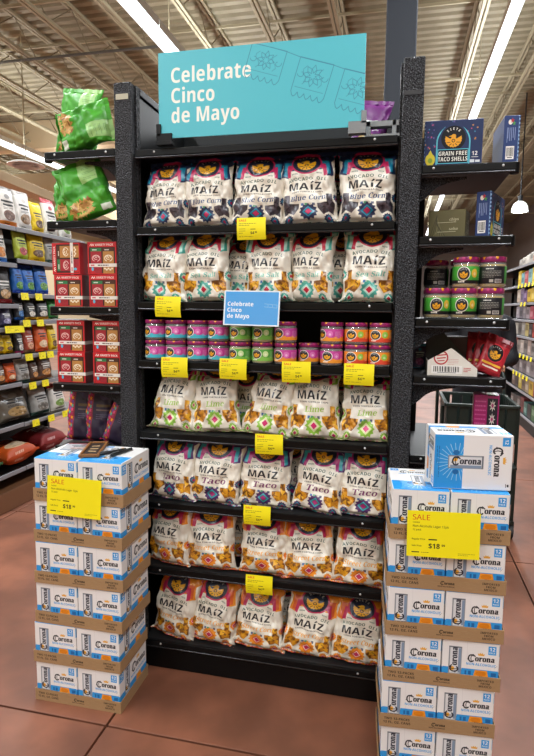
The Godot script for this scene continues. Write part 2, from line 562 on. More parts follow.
# one printed sheet for a whole carton: front, side, top
const R_FRONT := Rect2(0, 0, 0.43, 0.39)
const R_SIDE := Rect2(0.43, 0, 0.57, 0.39)
const R_TOP := Rect2(0, 0.4, 0.43, 0.58)
func carton_art() -> ImageTexture:
	var s := Sheet.new(1024, 1024, C("e9e7e6"))
	var blue := C("2a96df")
	var ink := C("17181d")
	# front: 440 x 399; the lowest 28% sits inside the tray
	s.rect(0, 236, 440, 165, blue)
	s.rect(0, 300, 440, 100, C("e9e7e6"))
	s.rect(84, 230, 70, 20, C("e9e7e6"))
	can_print(s, 52, 56, 100, 238)
	s.line([Vector2(190, 8), Vector2(196, 236)], 1.5, C("cfcdcc"))
	crown(s, 300, 104, 22, C("e5a93a"))
	beer_name(s, 296, 166, 44, ink)
	s.text("NON-ALCOHOLIC", 302, 204, 21, blue, "sans_bold", 0.5, 0.95)
	s.rect(352, 30, 60, 72, blue)
	s.text("12", 382, 70, 30, C("f4f3f2"))
	s.text("PACK", 382, 92, 13, C("f4f3f2"))
	s.poly(PackedVector2Array([Vector2(246, 300), Vector2(258, 242), Vector2(350, 242), Vector2(362, 300)]), C("ee9722"))
	s.ell(304, 270, 40, 22, C("d97f16"))
	for i in 3:
		s.rect([180, 206, 380][i], 254, [14, 22, 40][i], 32, C("1664a5"))
	s.line([Vector2(405, 216), Vector2(424, 190)], 2, C("9a9896"))
	# side: 584 x 399
	s.rect(440, 244, 584, 156, blue)
	s.rect(440, 306, 584, 94, C("e9e7e6"))
	s.rect(448, 24, 76, 90, blue)
	s.text("12", 486, 74, 36, C("f4f3f2"))
	s.text("PACK", 486, 102, 15, C("f4f3f2"))
	can_print(s, 548, 34, 104, 262)
	crown(s, 830, 62, 30, C("e5a93a"))
	beer_name(s, 836, 156, 62, ink)
	s.text("NON-ALCOHOLIC", 836, 216, 28, blue)
	s.poly(PackedVector2Array([Vector2(780, 306), Vector2(794, 246), Vector2(884, 246), Vector2(898, 306)]), C("ee9722"))
	# top: 440 x 594, front edge below; blue part with rays and a lying can, white part with the name
	s.rect(0, 410, 440, 604, C("e9e7e6"))
	s.rect(0, 784, 440, 230, blue)
	for i in 25:
		var a := TAU * i / 25.0
		s.line([Vector2(220, 830) + Vector2(cos(a), sin(a)) * 70, Vector2(220, 830) + Vector2(cos(a), sin(a)) * 150], 3.5, C("bfe0f4"))
	s.rect(0, 410, 440, 372, C("e9e7e6"))
	for q in [[146.0, 838.0], [300.0, 838.0]]:
		s.ell(q[0], q[1], 20, 24, C("1664a5"))
	can_print(s, 168, 628, 104, 270)
	crown(s, 200, 468, 24, C("e5a93a"))
	beer_name(s, 206, 548, 50, ink)
	s.text("NON-ALCOHOLIC", 200, 590, 21, blue)
	s.rect(18, 432, 68, 60, blue)
	s.text("12", 52, 474, 26, C("f4f3f2"))
	s.rect(388, 430, 20, 14, C("3a3a3a"))
	s.rect(384, 450, 28, 5, C("3a3a3a"))
	var rng := RandomNumberGenerator.new()
	rng.seed = 5
	s.small(96, 966, 250, 2, 16, 5, C("1664a5"), rng)
	return s.done()
func tray_art() -> ImageTexture:
	var s := Sheet.new(640, 88, C("a1805a"))
	var ink := C("352616")
	var rng := RandomNumberGenerator.new()
	rng.seed = 12
	for i in 500:
		s.rect(rng.randf() * 640, rng.randf() * 88, rng.randf_range(4, 30), 1, C("9b7a54") if i % 2 else C("a88862"))
	s.text("TWO 12-PACKS", 100, 38, 15, ink)
	s.text("12 FL. OZ. CANS", 100, 62, 15, ink)
	beer_name(s, 330, 50, 16, ink)
	s.text("NON-ALCOHOLIC", 326, 66, 8, ink)
	s.text("IMPORTED", 560, 32, 13, ink)
	s.text("FROM", 560, 50, 13, ink)
	s.text("MEXICO", 560, 68, 13, ink)
	return s.done()
func sale_art() -> ImageTexture:
	var s := Sheet.new(480, 316, C("f3e40a"))
	var k := C("26240f")
	s.text("SALE", 36, 62, 36, C("cf2b1d"), "sans", 0.0, 1.12)
	s.text("Corona", 38, 84, 10, k, "sans", 0.0)
	s.text("Non-Alcoholic Lager 12pk", 38, 112, 15, k, "sans", 0.0)
	s.text("12 pack", 38, 136, 12, k, "sans", 0.0)
	s.text("Regular Price", 34, 200, 11, k, "sans", 0.0)
	s.rect(144, 191, 56, 8, k)
	s.text("Sale Price", 34, 246, 11, k, "sans", 0.0)
	s.text("$18", 146, 256, 34, k, "sans_bold", 0.0)
	s.text("99", 232, 240, 15, k, "sans_bold", 0.0)
	var rng := RandomNumberGenerator.new()
	rng.seed = 2
	s.rect(34, 282, 50, 7, k)
	s.small(96, 284, 90, 1, 8, 3, k, rng)
	s.small(340, 280, 110, 2, 10, 3, C("8b8420"), rng)
	return s.done()
func tag_art() -> ImageTexture:
	var s := Sheet.new(160, 116, C("f3e40a"))
	var rng := RandomNumberGenerator.new()
	rng.seed = 4
	s.text("SALE", 12, 20, 11, C("d8431f"), "sans_bold", 0.0, 1.2)
	s.small(12, 30, 96, 2, 9, 3, C("7d7512"), rng)
	s.small(12, 58, 36, 3, 11, 3, C("8d8414"), rng)
	s.rect(76, 60, 28, 4, C("7d7512"))
	s.text("$4", 76, 88, 14, C("4a450f"), "sans_bold", 0.0)
	s.text("99", 100, 82, 8, C("4a450f"), "sans_bold", 0.0)
	s.small(12, 98, 130, 1, 9, 3, C("a69b1a"), rng)
	return s.done()
func sign_art() -> ImageTexture:
	var s := Sheet.new(1000, 396, C("4fb9c6"))
	var cream := C("f1eee2")
	s.text("Celebrate", 66, 142, 68, cream, "sans_bold", 0.0, 0.92)
	s.text("Cinco", 66, 235, 68, cream, "sans_bold", 0.0, 0.92)
	s.text("de Mayo", 66, 326, 68, cream, "sans_bold", 0.0, 0.92)
	# a string of cut-paper flags drawn in outline
	var ink := C("36839b")
	s.line([Vector2(560, 20), Vector2(640, 48), Vector2(704, 76), Vector2(858, 124), Vector2(908, 144), Vector2(1000, 172)], 3, ink)
	for f in [[Vector2(474, -6), Vector2(640, 46), 132.0], [Vector2(704, 74), Vector2(858, 122), 150.0], [Vector2(908, 142), Vector2(1066, 190), 150.0]]:
		var a: Vector2 = f[0]
		var b: Vector2 = f[1]
		var x := (b - a) / 5.0
		var d: Vector2 = (b - a).normalized().orthogonal()
		if d.y < 0.0:
			d = -d
		d = d * f[2]
		var p := [a, a + d]
		for i in 5:
			for j in 5:
				var t := j / 4.0
				p.append(a + d + x * (i + t) + d.normalized() * 22.0 * sin(PI * t))
		p.append(b)
		p.append(a)
		s.line(p, 3, ink)
		s.line([a + x * 0.35 + d * 0.86, b - x * 0.35 + d * 0.86], 2, ink)
		var mid := (a + b) * 0.5 + d * 0.45
		for i in 8:
			var e := Vector2.RIGHT.rotated(TAU * i / 8.0 + 0.3)
			var o := e.orthogonal()
			var r: float = f[2] * 0.32
			s.line([mid + e * r * 0.25, mid + e * r * 0.6 + o * r * 0.22, mid + e * r, mid + e * r * 0.6 - o * r * 0.22, mid + e * r * 0.25], 2.5, ink)
		for sg in [-1.0, 1.0]:
			var q := []
			for i in 10:
				var an := lerpf(0.0, 4.5, i / 9.0)
				q.append(mid + x * 1.7 * sg + Vector2(cos(an) * sg, sin(an)) * lerpf(20, 5, i / 9.0))
			s.line(q, 2.5, ink)
			var q2 := []
			for i in 6:
				q2.append(mid + x * 1.2 * sg + d * (0.3 - 0.11 * i) + x * 0.4 * sin(i * 1.3))
			s.line(q2, 2, ink)
	return s.done()
func small_sign_art() -> ImageTexture:
	var s := Sheet.new(330, 208, C("e8f0f4"))
	s.rect(8, 7, 314, 194, C("489fe2"))
	s.text("Celebrate", 22, 92, 24, C("f3f6f6"), "sans_bold", 0.0)
	s.text("Cinco", 22, 128, 24, C("f3f6f6"), "sans_bold", 0.0)
	s.text("de Mayo", 22, 164, 24, C("f3f6f6"), "sans_bold", 0.0)
	for i in 3:
		s.line([Vector2(240 + i * 26, 76 + i * 2), Vector2(262 + i * 26, 78 + i * 2), Vector2(262 + i * 26, 96 + i * 2), Vector2(240 + i * 26, 94 + i * 2)], 2, C("9fcbe8"))
	return s.done()
# wrap-round jar label: 4 repeats are not needed, the middle of the sheet faces the aisle
func jar_art(bg: Color, low: Color, extra: Color, rng_seed: int, steps := true) -> ImageTexture:
	var s := Sheet.new(720, 140, bg)
	var rng := RandomNumberGenerator.new()
	rng.seed = rng_seed
	for x0 in [0.0, 360.0]:
		var p := PackedVector2Array([Vector2(x0, 140), Vector2(x0, 112)])
		if steps:
			for i in 12:
				var y: float = 112 - 26 * absf(sin(i * 1.1 + 0.4))
				p.push_back(Vector2(x0 + i * 30, y))
				p.push_back(Vector2(x0 + i * 30 + 30, y))
		p.push_back(Vector2(x0 + 360, 112))
		p.push_back(Vector2(x0 + 360, 140))
		s.poly(p, low)
	emblem(s, 338, 60, 48, C("151922"), Color(0.92, 0.9, 0.86), C("eba51e"))
	s.small(292, 118, 92, 1, 14, 13, C("f3efe4"), rng)
	s.ell(436, 56, 30, 36, extra)
	s.ell(436, 62, 12, 14, extra.lightened(0.45))
	s.small(486, 30, 70, 6, 14, 5, bg.lightened(0.5), rng)
	s.small(70, 30, 120, 6, 14, 5, bg.lightened(0.5), rng)
	return s.done()
func back_label_art() -> ImageTexture:
	var s := Sheet.new(720, 140, C("1a1b1f"))
	var rng := RandomNumberGenerator.new()
	rng.seed = 31
	s.rect(470, 0, 120, 140, C("3f9c3c"))
	s.small(296, 16, 110, 1, 12, 9, C("d6d3c9"), rng)
	s.small(262, 38, 170, 5, 12, 4, C("a8a69d"), rng)
	s.rect(330, 106, 34, 24, C("c9c6bc"))
	s.barcode(376, 104, 60, 30, rng)
	return s.done()
func lid_art() -> ImageTexture:
	var s := Sheet.new(360, 40, C("8c1d5c"))
	for i in 12:
		s.ell(15 + i * 30, 27, 7, 6, C("eaa41f") if i % 2 == 0 else C("b8336f"))
		s.rect(6 + i * 30, 8, 16, 4, C("d9a9bd"))
	return s.done()
# taco shell carton: front left 600 wide, narrow side right 200 wide
const R_TACO := Rect2(0, 0, 0.75, 1)
const R_TACO_SIDE := Rect2(0.75, 0, 0.25, 1)
func taco_art() -> ImageTexture:
	var s := Sheet.new(800, 480, C("27345a"))
	var rng := RandomNumberGenerator.new()
	rng.seed = 71
	for i in 60:
		var q := Vector2(rng.randf_range(10, 590), rng.randf_range(12, 400))
		s.star(q.x, q.y, rng.randf_range(7, 20), 5, 5 + i % 3, [C("3f7fa0"), C("b8507f"), C("6a5a9c"), C("c98a4a"), C("3d4f7c")][i % 5])
	s.ell(300, 226, 176, 178, C("5cb9cc"))
	s.rect(124, 226, 352, 240, C("5cb9cc"))
	s.ell(300, 226, 162, 164, C("27345a"))
	s.rect(138, 226, 324, 232, C("27345a"))
	emblem(s, 300, 186, 120, C("15161c"), C("27345a"), C("e3a02c"))
	s.rect(140, 296, 320, 150, C("5cb9cc"))
	s.rect(148, 304, 304, 134, C("15161c"))
	s.text("GRAIN FREE", 300, 362, 42, C("efece2"), "sans_bold", 0.5, 0.9)
	s.text("TACO SHELLS", 300, 420, 42, C("efece2"), "sans_bold", 0.5, 0.84)
	s.ell(66, 400, 52, 62, C("d8c63a"))
	s.poly(PackedVector2Array([Vector2(28, 372), Vector2(66, 300), Vector2(104, 372)]), C("d8c63a"))
	s.ell(66, 408, 24, 26, C("8fa53a"))
	s.text("12", 524, 368, 40, C("efece2"))
	s.rect(492, 384, 70, 5, C("efece2"))
	s.rect(478, 410, 46, 32, C("d6d8dc"))
	s.rect(532, 416, 46, 24, C("d6d8dc"))
	s.rect(220, 454, 160, 12, C("efece2"))
	# narrow side
	s.rect(600, 0, 200, 480, C("2e4070"))
	s.rect(780, 0, 20, 480, C("8fb2d6"))
	for i in 12:
		s.dia(790, 20 + i * 40, 9, 14, C("2e4070"))
	s.ell(676, 66, 26, 26, C("e6e1d4"))
	s.star(700, 52, 30, 12, 5, C("b7313b"))
	s.star(722, 80, 26, 10, 5, C("4f9c46"))
	s.small(640, 120, 10, 1, 1, 150, C("8f9dc0"), rng)
	for i in 5:
		s.rect(648 + i * 22, 120, 7, rng.randf_range(90, 150), C("8f9dc0"))
	s.barcode(634, 306, 104, 130, rng)
	return s.done()
func olive_art() -> ImageTexture:
	var s := Sheet.new(300, 240, C("5d5733"))
	for i in 7:
		s.line([Vector2(14 + i * 22, 230), Vector2(70, 40 + i * 14)], 4, C("3d3921"))
		s.line([Vector2(126 - i * 16, 230), Vector2(70, 60 + i * 22)], 4, C("77714a"))
	s.text("chips", 170, 92, 22, C("cfc9a8"), "serif", 0.0, 1.0, 0.0, 0.2)
	s.rect(76, 104, 150, 3, C("cfc9a8"))
	s.text("salsa", 170, 172, 22, C("cfc9a8"), "serif", 0.0, 1.0, 0.0, 0.2)
	s.rect(76, 184, 150, 3, C("cfc9a8"))
	return s.done()
const R_PACK := Rect2(0, 0, 0.8, 1)
const R_PACK_SIDE := Rect2(0.8, 0, 0.2, 1)
func variety_art() -> ImageTexture:
	var s := Sheet.new(500, 400, C("c41d26"))
	var rng := RandomNumberGenerator.new()
	rng.seed = 61
	s.rect(24, 64, 352, 320, C("3a1a17"))
	s.text("VARIETY PACK", 230, 48, 26, C("f3ede4"), "sans_bold")
	s.line([Vector2(40, 46), Vector2(58, 24), Vector2(66, 48), Vector2(84, 26), Vector2(90, 46)], 7, C("f3ede4"))
	for i in 2:
		var x := 46.0 + i * 166
		var main: Color = [C("a3232f"), C("b98243")][i]
		s.rect(x, 86, 146, 300, main)
		s.rect(x, 76, 146, 40, [C("2e7a4a"), C("4a2a1c")][i])
		s.small(x + 24, 90, 98, 1, 12, 13, C("f0ece0"), rng)
		for j in 3:
			var pts := []
			for q in 14:
				var a := q * 0.42
				pts.append(Vector2(x + 73 + cos(a + j) * (12 + j * 20), 176 + j * 12 + sin(a + j) * (14 + j * 12)))
			s.line(pts, 9, [C("e9c4bd"), C("f1e6cf")][i])
		for q in 5:
			s.ell(x + 24 + q * 24, 326 + (q % 2) * 14, 14, 11, [C("8f1f2a"), C("f0e2c8")][i])
	s.poly(PackedVector2Array([Vector2(30, 380), Vector2(30, 310), Vector2(110, 380)]), C("c41d26"))
	s.ell(70, 332, 16, 24, C("59b7d6"))
	s.rect(24, 264, 376, 42, C("e9e4dc"))
	s.small(44, 276, 84, 1, 12, 18, C("c41d26"), rng)
	s.small(140, 279, 240, 1, 12, 13, C("5b4640"), rng)
	s.rect(400, 0, 100, 400, C("5c1719"))
	s.rect(400, 264, 100, 42, C("b3a79e"))
	return s.done()
func pouch_art(base: Color, band: Color, blob: Color, low: Color, rng_seed: int) -> ImageTexture:
	# a generic pouch front: top band, line blocks, a picture of the food, a lower band
	var rng := RandomNumberGenerator.new()
	rng.seed = rng_seed
	var s := Sheet.new(200, 270, base)
	s.rect(0, 0, 200, 34, band)
	var ink := Color(0.12, 0.12, 0.13) if base.get_luminance() > 0.4 else Color(0.9, 0.9, 0.88)
	s.ell(100, 66, 26, 16, band)
	for r in 2:
		s.rect(34 + r * 14, 94 + r * 24, 132 - r * 28, 13, ink)
	s.small(50, 142, 100, 2, 9, 4, ink, rng)
	s.ell(100, 196, 60, 36, blob)
	for i in 16:
		s.ell(100 + rng.randf_range(-44, 44), 196 + rng.randf_range(-24, 24), rng.randf_range(6, 13), rng.randf_range(5, 10), blob.lightened(rng.randf_range(0.05, 0.45)) if i % 2 else blob.darkened(rng.randf_range(0.1, 0.4)))
	s.rect(0, 236, 200, 34, low)
	s.small(60, 248, 80, 1, 9, 6, low.lightened(0.6) if low.get_luminance() < 0.5 else low.darkened(0.6), rng)
	return s.done()
func green_bag_art() -> ImageTexture:
	var rng := RandomNumberGenerator.new()
	rng.seed = 9
	var s := Sheet.new(300, 400, C("479e2a"))
	s.poly(PackedVector2Array([Vector2(150, 0), Vector2(262, 0), Vector2(252, 160), Vector2(160, 190)]), C("9cc77a"))
	for i in 4:
		s.small(176, 30 + i * 34, 70, 2, 10, 4, C("6f9c55"), rng)
	s.poly(PackedVector2Array([Vector2(0, 190), Vector2(300, 150), Vector2(300, 210), Vector2(0, 250)]), C("3d8f2a"))
	for i in 46:
		s.star(110 + rng.randf_range(-60, 60), 316 + rng.randf_range(-46, 46), rng.randf_range(14, 26), 9, 3 + i % 2, [C("b98a45"), C("d7b36c"), C("8f5c2c"), C("c9995a")][i % 4])
	s.rect(216, 330, 60, 40, C("dfe6d4"))
	return s.done()
func embroidered_art() -> ImageTexture:
	# dark pouch with a coloured woven border down its left edge
	var rng := RandomNumberGenerator.new()
	rng.seed = 19
	var s := Sheet.new(260, 360, C("2a2037"))
	s.rect(0, 0, 92, 360, C("8b2136"))
	for i in 46:
		var y := i * 8.0
		s.star(24 + 22 * (i % 3), y, 15, 7, 4 + i % 3, [C("d63a6c"), C("efa11e"), C("3fae93"), C("a52a5e"), C("5f3e8f")][i % 5])
	s.rect(120, 120, 120, 16, C("5b4a2e"))
	s.rect(120, 150, 120, 9, C("6d5a55"))
	s.small(124, 180, 100, 3, 12, 4, C("5f5670"), rng)
	s.ell(180, 60, 44, 34, C("3d2f4e"))
	return s.done()
func display_art() -> ImageTexture:
	var rng := RandomNumberGenerator.new()
	rng.seed = 23
	var s := Sheet.new(420, 240, C("dcd6cc"))
	s.ell(112, 84, 62, 62, C("b5242c"))
	s.ell(112, 84, 50, 50, C("dcd6cc"))
	s.line([Vector2(78, 66), Vector2(150, 58)], 10, C("b5242c"))
	s.line([Vector2(76, 92), Vector2(148, 84)], 10, C("b5242c"))
	s.line([Vector2(84, 114), Vector2(140, 108)], 8, C("b5242c"))
	s.small(170, 96, 90, 4, 14, 4, C("c98f8c"), rng)
	s.barcode(34, 152, 260, 70, rng)
	s.small(306, 168, 60, 3, 14, 7, C("b5242c"), rng)
	return s.done()
func tub_art() -> ImageTexture:
	var s := Sheet.new(260, 330, C("a01d62"))
	var rng := RandomNumberGenerator.new()
	rng.seed = 14
	s.small(16, 34, 110, 9, 24, 8, C("c9598f"), rng)
	s.rect(140, 20, 104, 300, C("1d1a24"))
	for i in 4:
		s.star(192, 58 + i * 74, 36, 16, 8, C("dcd5cb"))
		s.star(192, 58 + i * 74, 18, 8, 8, C("a01d62"))
	return s.done()
func noise_pair(freq: float, a: Color, b: Color, seed_: int, size := 256, bump := 6.0, oct := 4) -> Array:
	var f := FastNoiseLite.new()
	f.seed = seed_
	f.frequency = freq
	f.fractal_octaves = oct
	var g := f.get_seamless_image(size, size)
	var im := Image.create_empty(size, size, false, Image.FORMAT_RGB8)
	for y in size:
		for x in size:
			im.set_pixel(x, y, a.lerp(b, clampf(g.get_pixel(x, y).r * 1.6 - 0.3, 0.0, 1.0)))
	im.generate_mipmaps()
	var nm := g.duplicate()
	nm.convert(Image.FORMAT_RGBA8)
	nm.bump_map_to_normal_map(bump)
	return [ImageTexture.create_from_image(im), ImageTexture.create_from_image(nm)]
func tri_mat(pair: Array, scale: float, rough: float, bump := 1.0, metal := 0.0, world := true) -> StandardMaterial3D:
	var m := StandardMaterial3D.new()
	m.albedo_texture = pair[0]
	m.roughness = rough
	m.metallic = metal
	if bump > 0.0:
		m.normal_enabled = true
		m.normal_texture = pair[1]
		m.normal_scale = bump
	m.uv1_triplanar = true
	m.uv1_world_triplanar = world
	m.uv1_scale = Vector3.ONE * scale
	return m

# ---------------------------------------------------------------- shared shapes
# a filled pillow bag standing on its lower end: [body, top seal, bottom seal]
func bag_meshes(W: float, H: float, T: float, sd: int, flare := 0.0, bend := 0.0, crumple := 1.0, nu := 44, nv := 30, vtop := 0.035) -> Array:
	var rng := RandomNumberGenerator.new()
	rng.seed = sd
	var fn := FastNoiseLite.new()
	fn.seed = sd
	fn.frequency = 1.0
	fn.fractal_octaves = 3
	var rg := FastNoiseLite.new()
	rg.seed = sd + 7
	rg.frequency = 1.0
	rg.fractal_type = FastNoiseLite.FRACTAL_RIDGED
	rg.fractal_octaves = 2
	var creases := []
	for i in 6:
		var a := Vector2(rng.randf_range(-1, 1), rng.randf_range(0.05, 0.95))
		var d := Vector2(rng.randf_range(-1, 1), rng.randf_range(-0.5, 0.5))
		creases.append([a, d.normalized(), rng.randf_range(0.2, 0.5), rng.randf_range(0.03, 0.07), rng.randf_range(0.003, 0.009) * crumple])
	var ph := rng.randf() * 6.0
	var skew := rng.randf_range(-0.06, 0.06)
	var p := PackedVector3Array()
	var uv := PackedVector2Array()
	for j in nv:
		var v := float(j) / (nv - 1)
		var full := pow(maxf(v, 0.0), 0.24) * pow(maxf(1.0 - v, 0.0), 0.44) * 1.5
		var a := W * 0.5 * (1.0 - 0.13 * minf(full, 1.0)) * lerpf(1.0 + flare * 0.35, 1.0 - flare, v)
		a *= 1.0 + 0.035 * fn.get_noise_2d(v * 4.0, 3.0)
		var b := T * 0.5 * full
		for i in nu + 1:
			var th := PI - TAU * i / nu
			var cx := cos(th)
			var sz := sin(th)
			var x := a * signf(cx) * pow(absf(cx), 0.8)
			var z := b * signf(sz) * pow(absf(sz), 0.7)
			var u := cx
			var face := absf(sz)
			var w := 0.0
			w += 0.0045 * exp(-(1.0 - v) / 0.17) * sin(u * 17.0 + ph + 2.0 * fn.get_noise_2d(u * 2.0, 9.0)) * face
			w += 0.0035 * exp(-v / 0.13) * sin(u * 15.0 + ph * 2.0) * face
			w += 0.011 * crumple * fn.get_noise_3d(u * 2.2, v * 3.0, signf(sz) * 4.0) * full
			w -= 0.007 * crumple * maxf(0.0, rg.get_noise_3d(u * 1.6, v * 2.3, signf(sz) * 4.0) - 0.1) * full
			if sz > 0.0:
				for cr in creases:
					var q: Vector2 = Vector2(u, v) - cr[0]
					var al: float = clampf(q.dot(cr[1]), -cr[2], cr[2])
					var ds: float = (q - (cr[1] as Vector2) * al).length()
					w -= cr[4] * exp(-pow(ds / cr[3], 2.0)) * full * (1.0 - absf(al) / cr[2])
			z += signf(sz) * w if absf(sz) > 0.05 else w * 0.3
			x += w * 0.35 * cx + skew * W * v
			var back := bend * pow(maxf(0.0, v - 0.62), 1.6)
			p.push_back(Vector3(x, 0.004 + v * H - back * 0.5, z - back + b * 0.0))
			var uu := float(i) / nu * 2.0
			if uu > 1.0:
				uu = 2.0 - uu
			uu = lerpf(uu, 0.5 + 0.5 * signf(cx) * pow(absf(cx), 0.8), 0.7)
			uv.push_back(Vector2(uu, lerpf(0.965, vtop, v)))
	var body := MB.new()
	body.grid(p, uv, nu + 1, nv, 1.0)
	# seals follow the body's end loops
	var out := [body.mesh()]
	for e in 2:
		var j := nv - 1 if e == 0 else 0
		var sp := PackedVector3Array()
		var su := PackedVector2Array()
		var m := 25
		for side in 2:
			for r in 4:
				for i in m:
					var k := i if side == 0 else m - 1 - i
					var idx := roundi(float(k) / (m - 1) * nu * 0.5)
					var q := p[j * (nu + 1) + idx]
					var t := r / 3.0
					if e == 0:
						q += Vector3(0, t * 0.016, -t * 0.004 + 0.0012 * sin(k * 2.1) * t + (0.0008 if side == 0 else -0.0008))
						su.push_back(Vector2(float(k) / (m - 1), vtop - t * 0.03))
					else:
						q += Vector3(0, -0.003 * t + 0.0015 * sin(k * 1.3 + ph) * t + (0.0008 if side == 0 else -0.0008), t * (0.016 + 0.006 * sin(k * 0.5 + ph)))
						q.y = maxf(q.y, 0.0003)
						su.push_back(Vector2(float(k) / (m - 1), 0.965 + t * 0.03))
					sp.push_back(q)
		var seal := MB.new()
		for side in 2:
			seal.grid(sp.slice(side * m * 4, (side + 1) * m * 4), su.slice(side * m * 4, (side + 1) * m * 4), m, 4, 1.0)
		out.append(seal.mesh())
	return out
func put_bag(called: String, label: String, cat: String, group: String, ms: Array, m: Material, at: Vector3, turn: Basis) -> Node3D:
	var t := thing(called, label, cat, at, turn, group)
	obj("body", ms[0], m, t)
	obj("top_seal", ms[1], m, t)
	obj("bottom_seal", ms[2], m, t)
	return t

func make_jar(r: float, h: float, label_m: Material, lid_m: Material, fill_m: Material, glass: Material, called: String, label: String, group: String, at: Vector3, turn: float) -> Node3D:
	var t := thing(called, label, "jar", at, rot(0, turn, 0), group)
	var key := "jar%s|%s" % [r, h]
	if not shared.has(key):
		var g := MB.new()
		g.lathe([Vector2(0, 0.001), Vector2(r * 0.8, 0), Vector2(r * 0.93, h * 0.02), Vector2(r * 0.99, h * 0.08), Vector2(r, h * 0.14), Vector2(r, h * 0.68), Vector2(r * 0.985, h * 0.74), Vector2(r * 0.92, h * 0.79), Vector2(r * 0.9, h * 0.84)], 26)
		var f := MB.new()
		f.lathe([Vector2(0, 0.003), Vector2(r * 0.78, 0.003), Vector2(r * 0.92, h * 0.06), Vector2(r * 0.965, h * 0.14), Vector2(r * 0.965, h * 0.68), Vector2(r * 0.9, h * 0.76), Vector2(0, h * 0.765)], 22)
		var lb := MB.new()
		lb.lathe([Vector2(r * 1.002, h * 0.14), Vector2(r * 1.006, h * 0.142), Vector2(r * 1.006, h * 0.685), Vector2(r * 1.002, h * 0.69)], 30)
		var ld := MB.new()
		ld.lathe([Vector2(r * 0.9, h * 0.83), Vector2(r * 0.965, h * 0.83), Vector2(r * 0.975, h * 0.84), Vector2(r * 0.975, h * 0.965), Vector2(r * 0.95, h * 0.99), Vector2(r * 0.88, h), Vector2(r * 0.86, h * 0.99), Vector2(0, h * 0.99)], 26)
		shared[key] = [g.mesh(), f.mesh(), lb.mesh(), ld.mesh()]
	var ms: Array = shared[key]
	obj("contents", ms[1], fill_m, t)
	obj("glass", ms[0], glass, t)
	obj("label", ms[2], label_m, t)
	obj("lid", ms[3], lid_m, t)
	return t

# ---------------------------------------------------------------- a figure: capsule bones blended on a grid, meshed as surface nets
func flesh(mb: MB, bones: Array, cell: float, blend: float) -> void:
	var lo := Vector3.ONE * 1e9
	var hi := -lo
	for b in bones:
		for e in 2:
			var r: float = b[2 + e]
			lo = lo.min((b[e] as Vector3) - Vector3.ONE * (r + cell * 3))
			hi = hi.max((b[e] as Vector3) + Vector3.ONE * (r + cell * 3))
	var nx := int((hi.x - lo.x) / cell) + 2
	var ny := int((hi.y - lo.y) / cell) + 2
	var nz := int((hi.z - lo.z) / cell) + 2
	var f := PackedFloat32Array()
	f.resize(nx * ny * nz)
	f.fill(1.0)
	var own := PackedByteArray()
	own.resize(nx * ny * nz)
	var best := PackedFloat32Array()
	best.resize(nx * ny * nz)
	best.fill(9.0)
	for bi in bones.size():
		var b: Array = bones[bi]
		var p: Vector3 = b[0]
		var q: Vector3 = b[1]
		var ra: float = b[2]
		var rb: float = b[3]
		var m := maxf(ra, rb) + blend + cell * 2
		var a0 := ((p.min(q) - Vector3.ONE * m - lo) / cell).floor()
		var a1 := ((p.max(q) + Vector3.ONE * m - lo) / cell).ceil()
		var pq := q - p
		var l2 := maxf(pq.length_squared(), 1e-9)
		for k in range(maxi(0, int(a0.z)), mini(nz, int(a1.z) + 1)):
			for j in range(maxi(0, int(a0.y)), mini(ny, int(a1.y) + 1)):
				for i in range(maxi(0, int(a0.x)), mini(nx, int(a1.x) + 1)):
					var w := lo + Vector3(i, j, k) * cell
					var t := clampf((w - p).dot(pq) / l2, 0.0, 1.0)
					var d := (w - p - pq * t).length() - lerpf(ra, rb, t)
					var id := (k * ny + j) * nx + i
					if d < best[id]:
						best[id] = d
						own[id] = bi
					var o := f[id]
					var h := clampf(0.5 + 0.5 * (o - d) / blend, 0.0, 1.0)
					f[id] = lerpf(o, d, h) - blend * h * (1.0 - h)
	var at := PackedInt32Array()
	at.resize(nx * ny * nz)
	at.fill(-1)
	for k in nz - 1:
		for j in ny - 1:
			for i in nx - 1:
				var id := (k * ny + j) * nx + i
				var s0 := f[id] < 0.0
				var mixed := false
				for o in [1, nx, nx + 1, nx * ny, nx * ny + 1, nx * ny + nx, nx * ny + nx + 1]:
					if (f[id + o] < 0.0) != s0:
						mixed = true
						break
				if not mixed:
					continue
				var sum := Vector3.ZERO
				var cnt := 0
				for e in EDGES:
					var ca: Vector3i = e[0]
					var cb: Vector3i = e[1]
					var fa := f[id + (ca.z * ny + ca.y) * nx + ca.x]
					var fb := f[id + (cb.z * ny + cb.y) * nx + cb.x]
					if (fa < 0.0) != (fb < 0.0):
						sum += Vector3(ca).lerp(Vector3(cb), fa / (fa - fb))
						cnt += 1
				var g := Vector3(f[id + 1] - f[id], f[id + nx] - f[id], f[id + nx * ny] - f[id])
				at[id] = mb.vert(lo + (Vector3(i, j, k) + sum / cnt) * cell, g.normalized())
				mb.c.push_back(bones[own[id]][4])
	for k in range(1, nz - 1):
		for j in range(1, ny - 1):
			for i in range(1, nx - 1):
				var id := (k * ny + j) * nx + i
				var s0 := f[id] < 0.0
				for ax in 3:
					var st: int = [1, nx, nx * ny][ax]
					if (f[id + st] < 0.0) == s0:
						continue
					var u: int = [nx, nx * ny, 1][ax]
					var w: int = [nx * ny, 1, nx][ax]
					var a := at[id]
					var b := at[id - u]
					var c := at[id - u - w]
					var d := at[id - w]
					if a >= 0 and b >= 0 and c >= 0 and d >= 0:
						mb.tri(a, b, c)
						mb.tri(a, c, d)
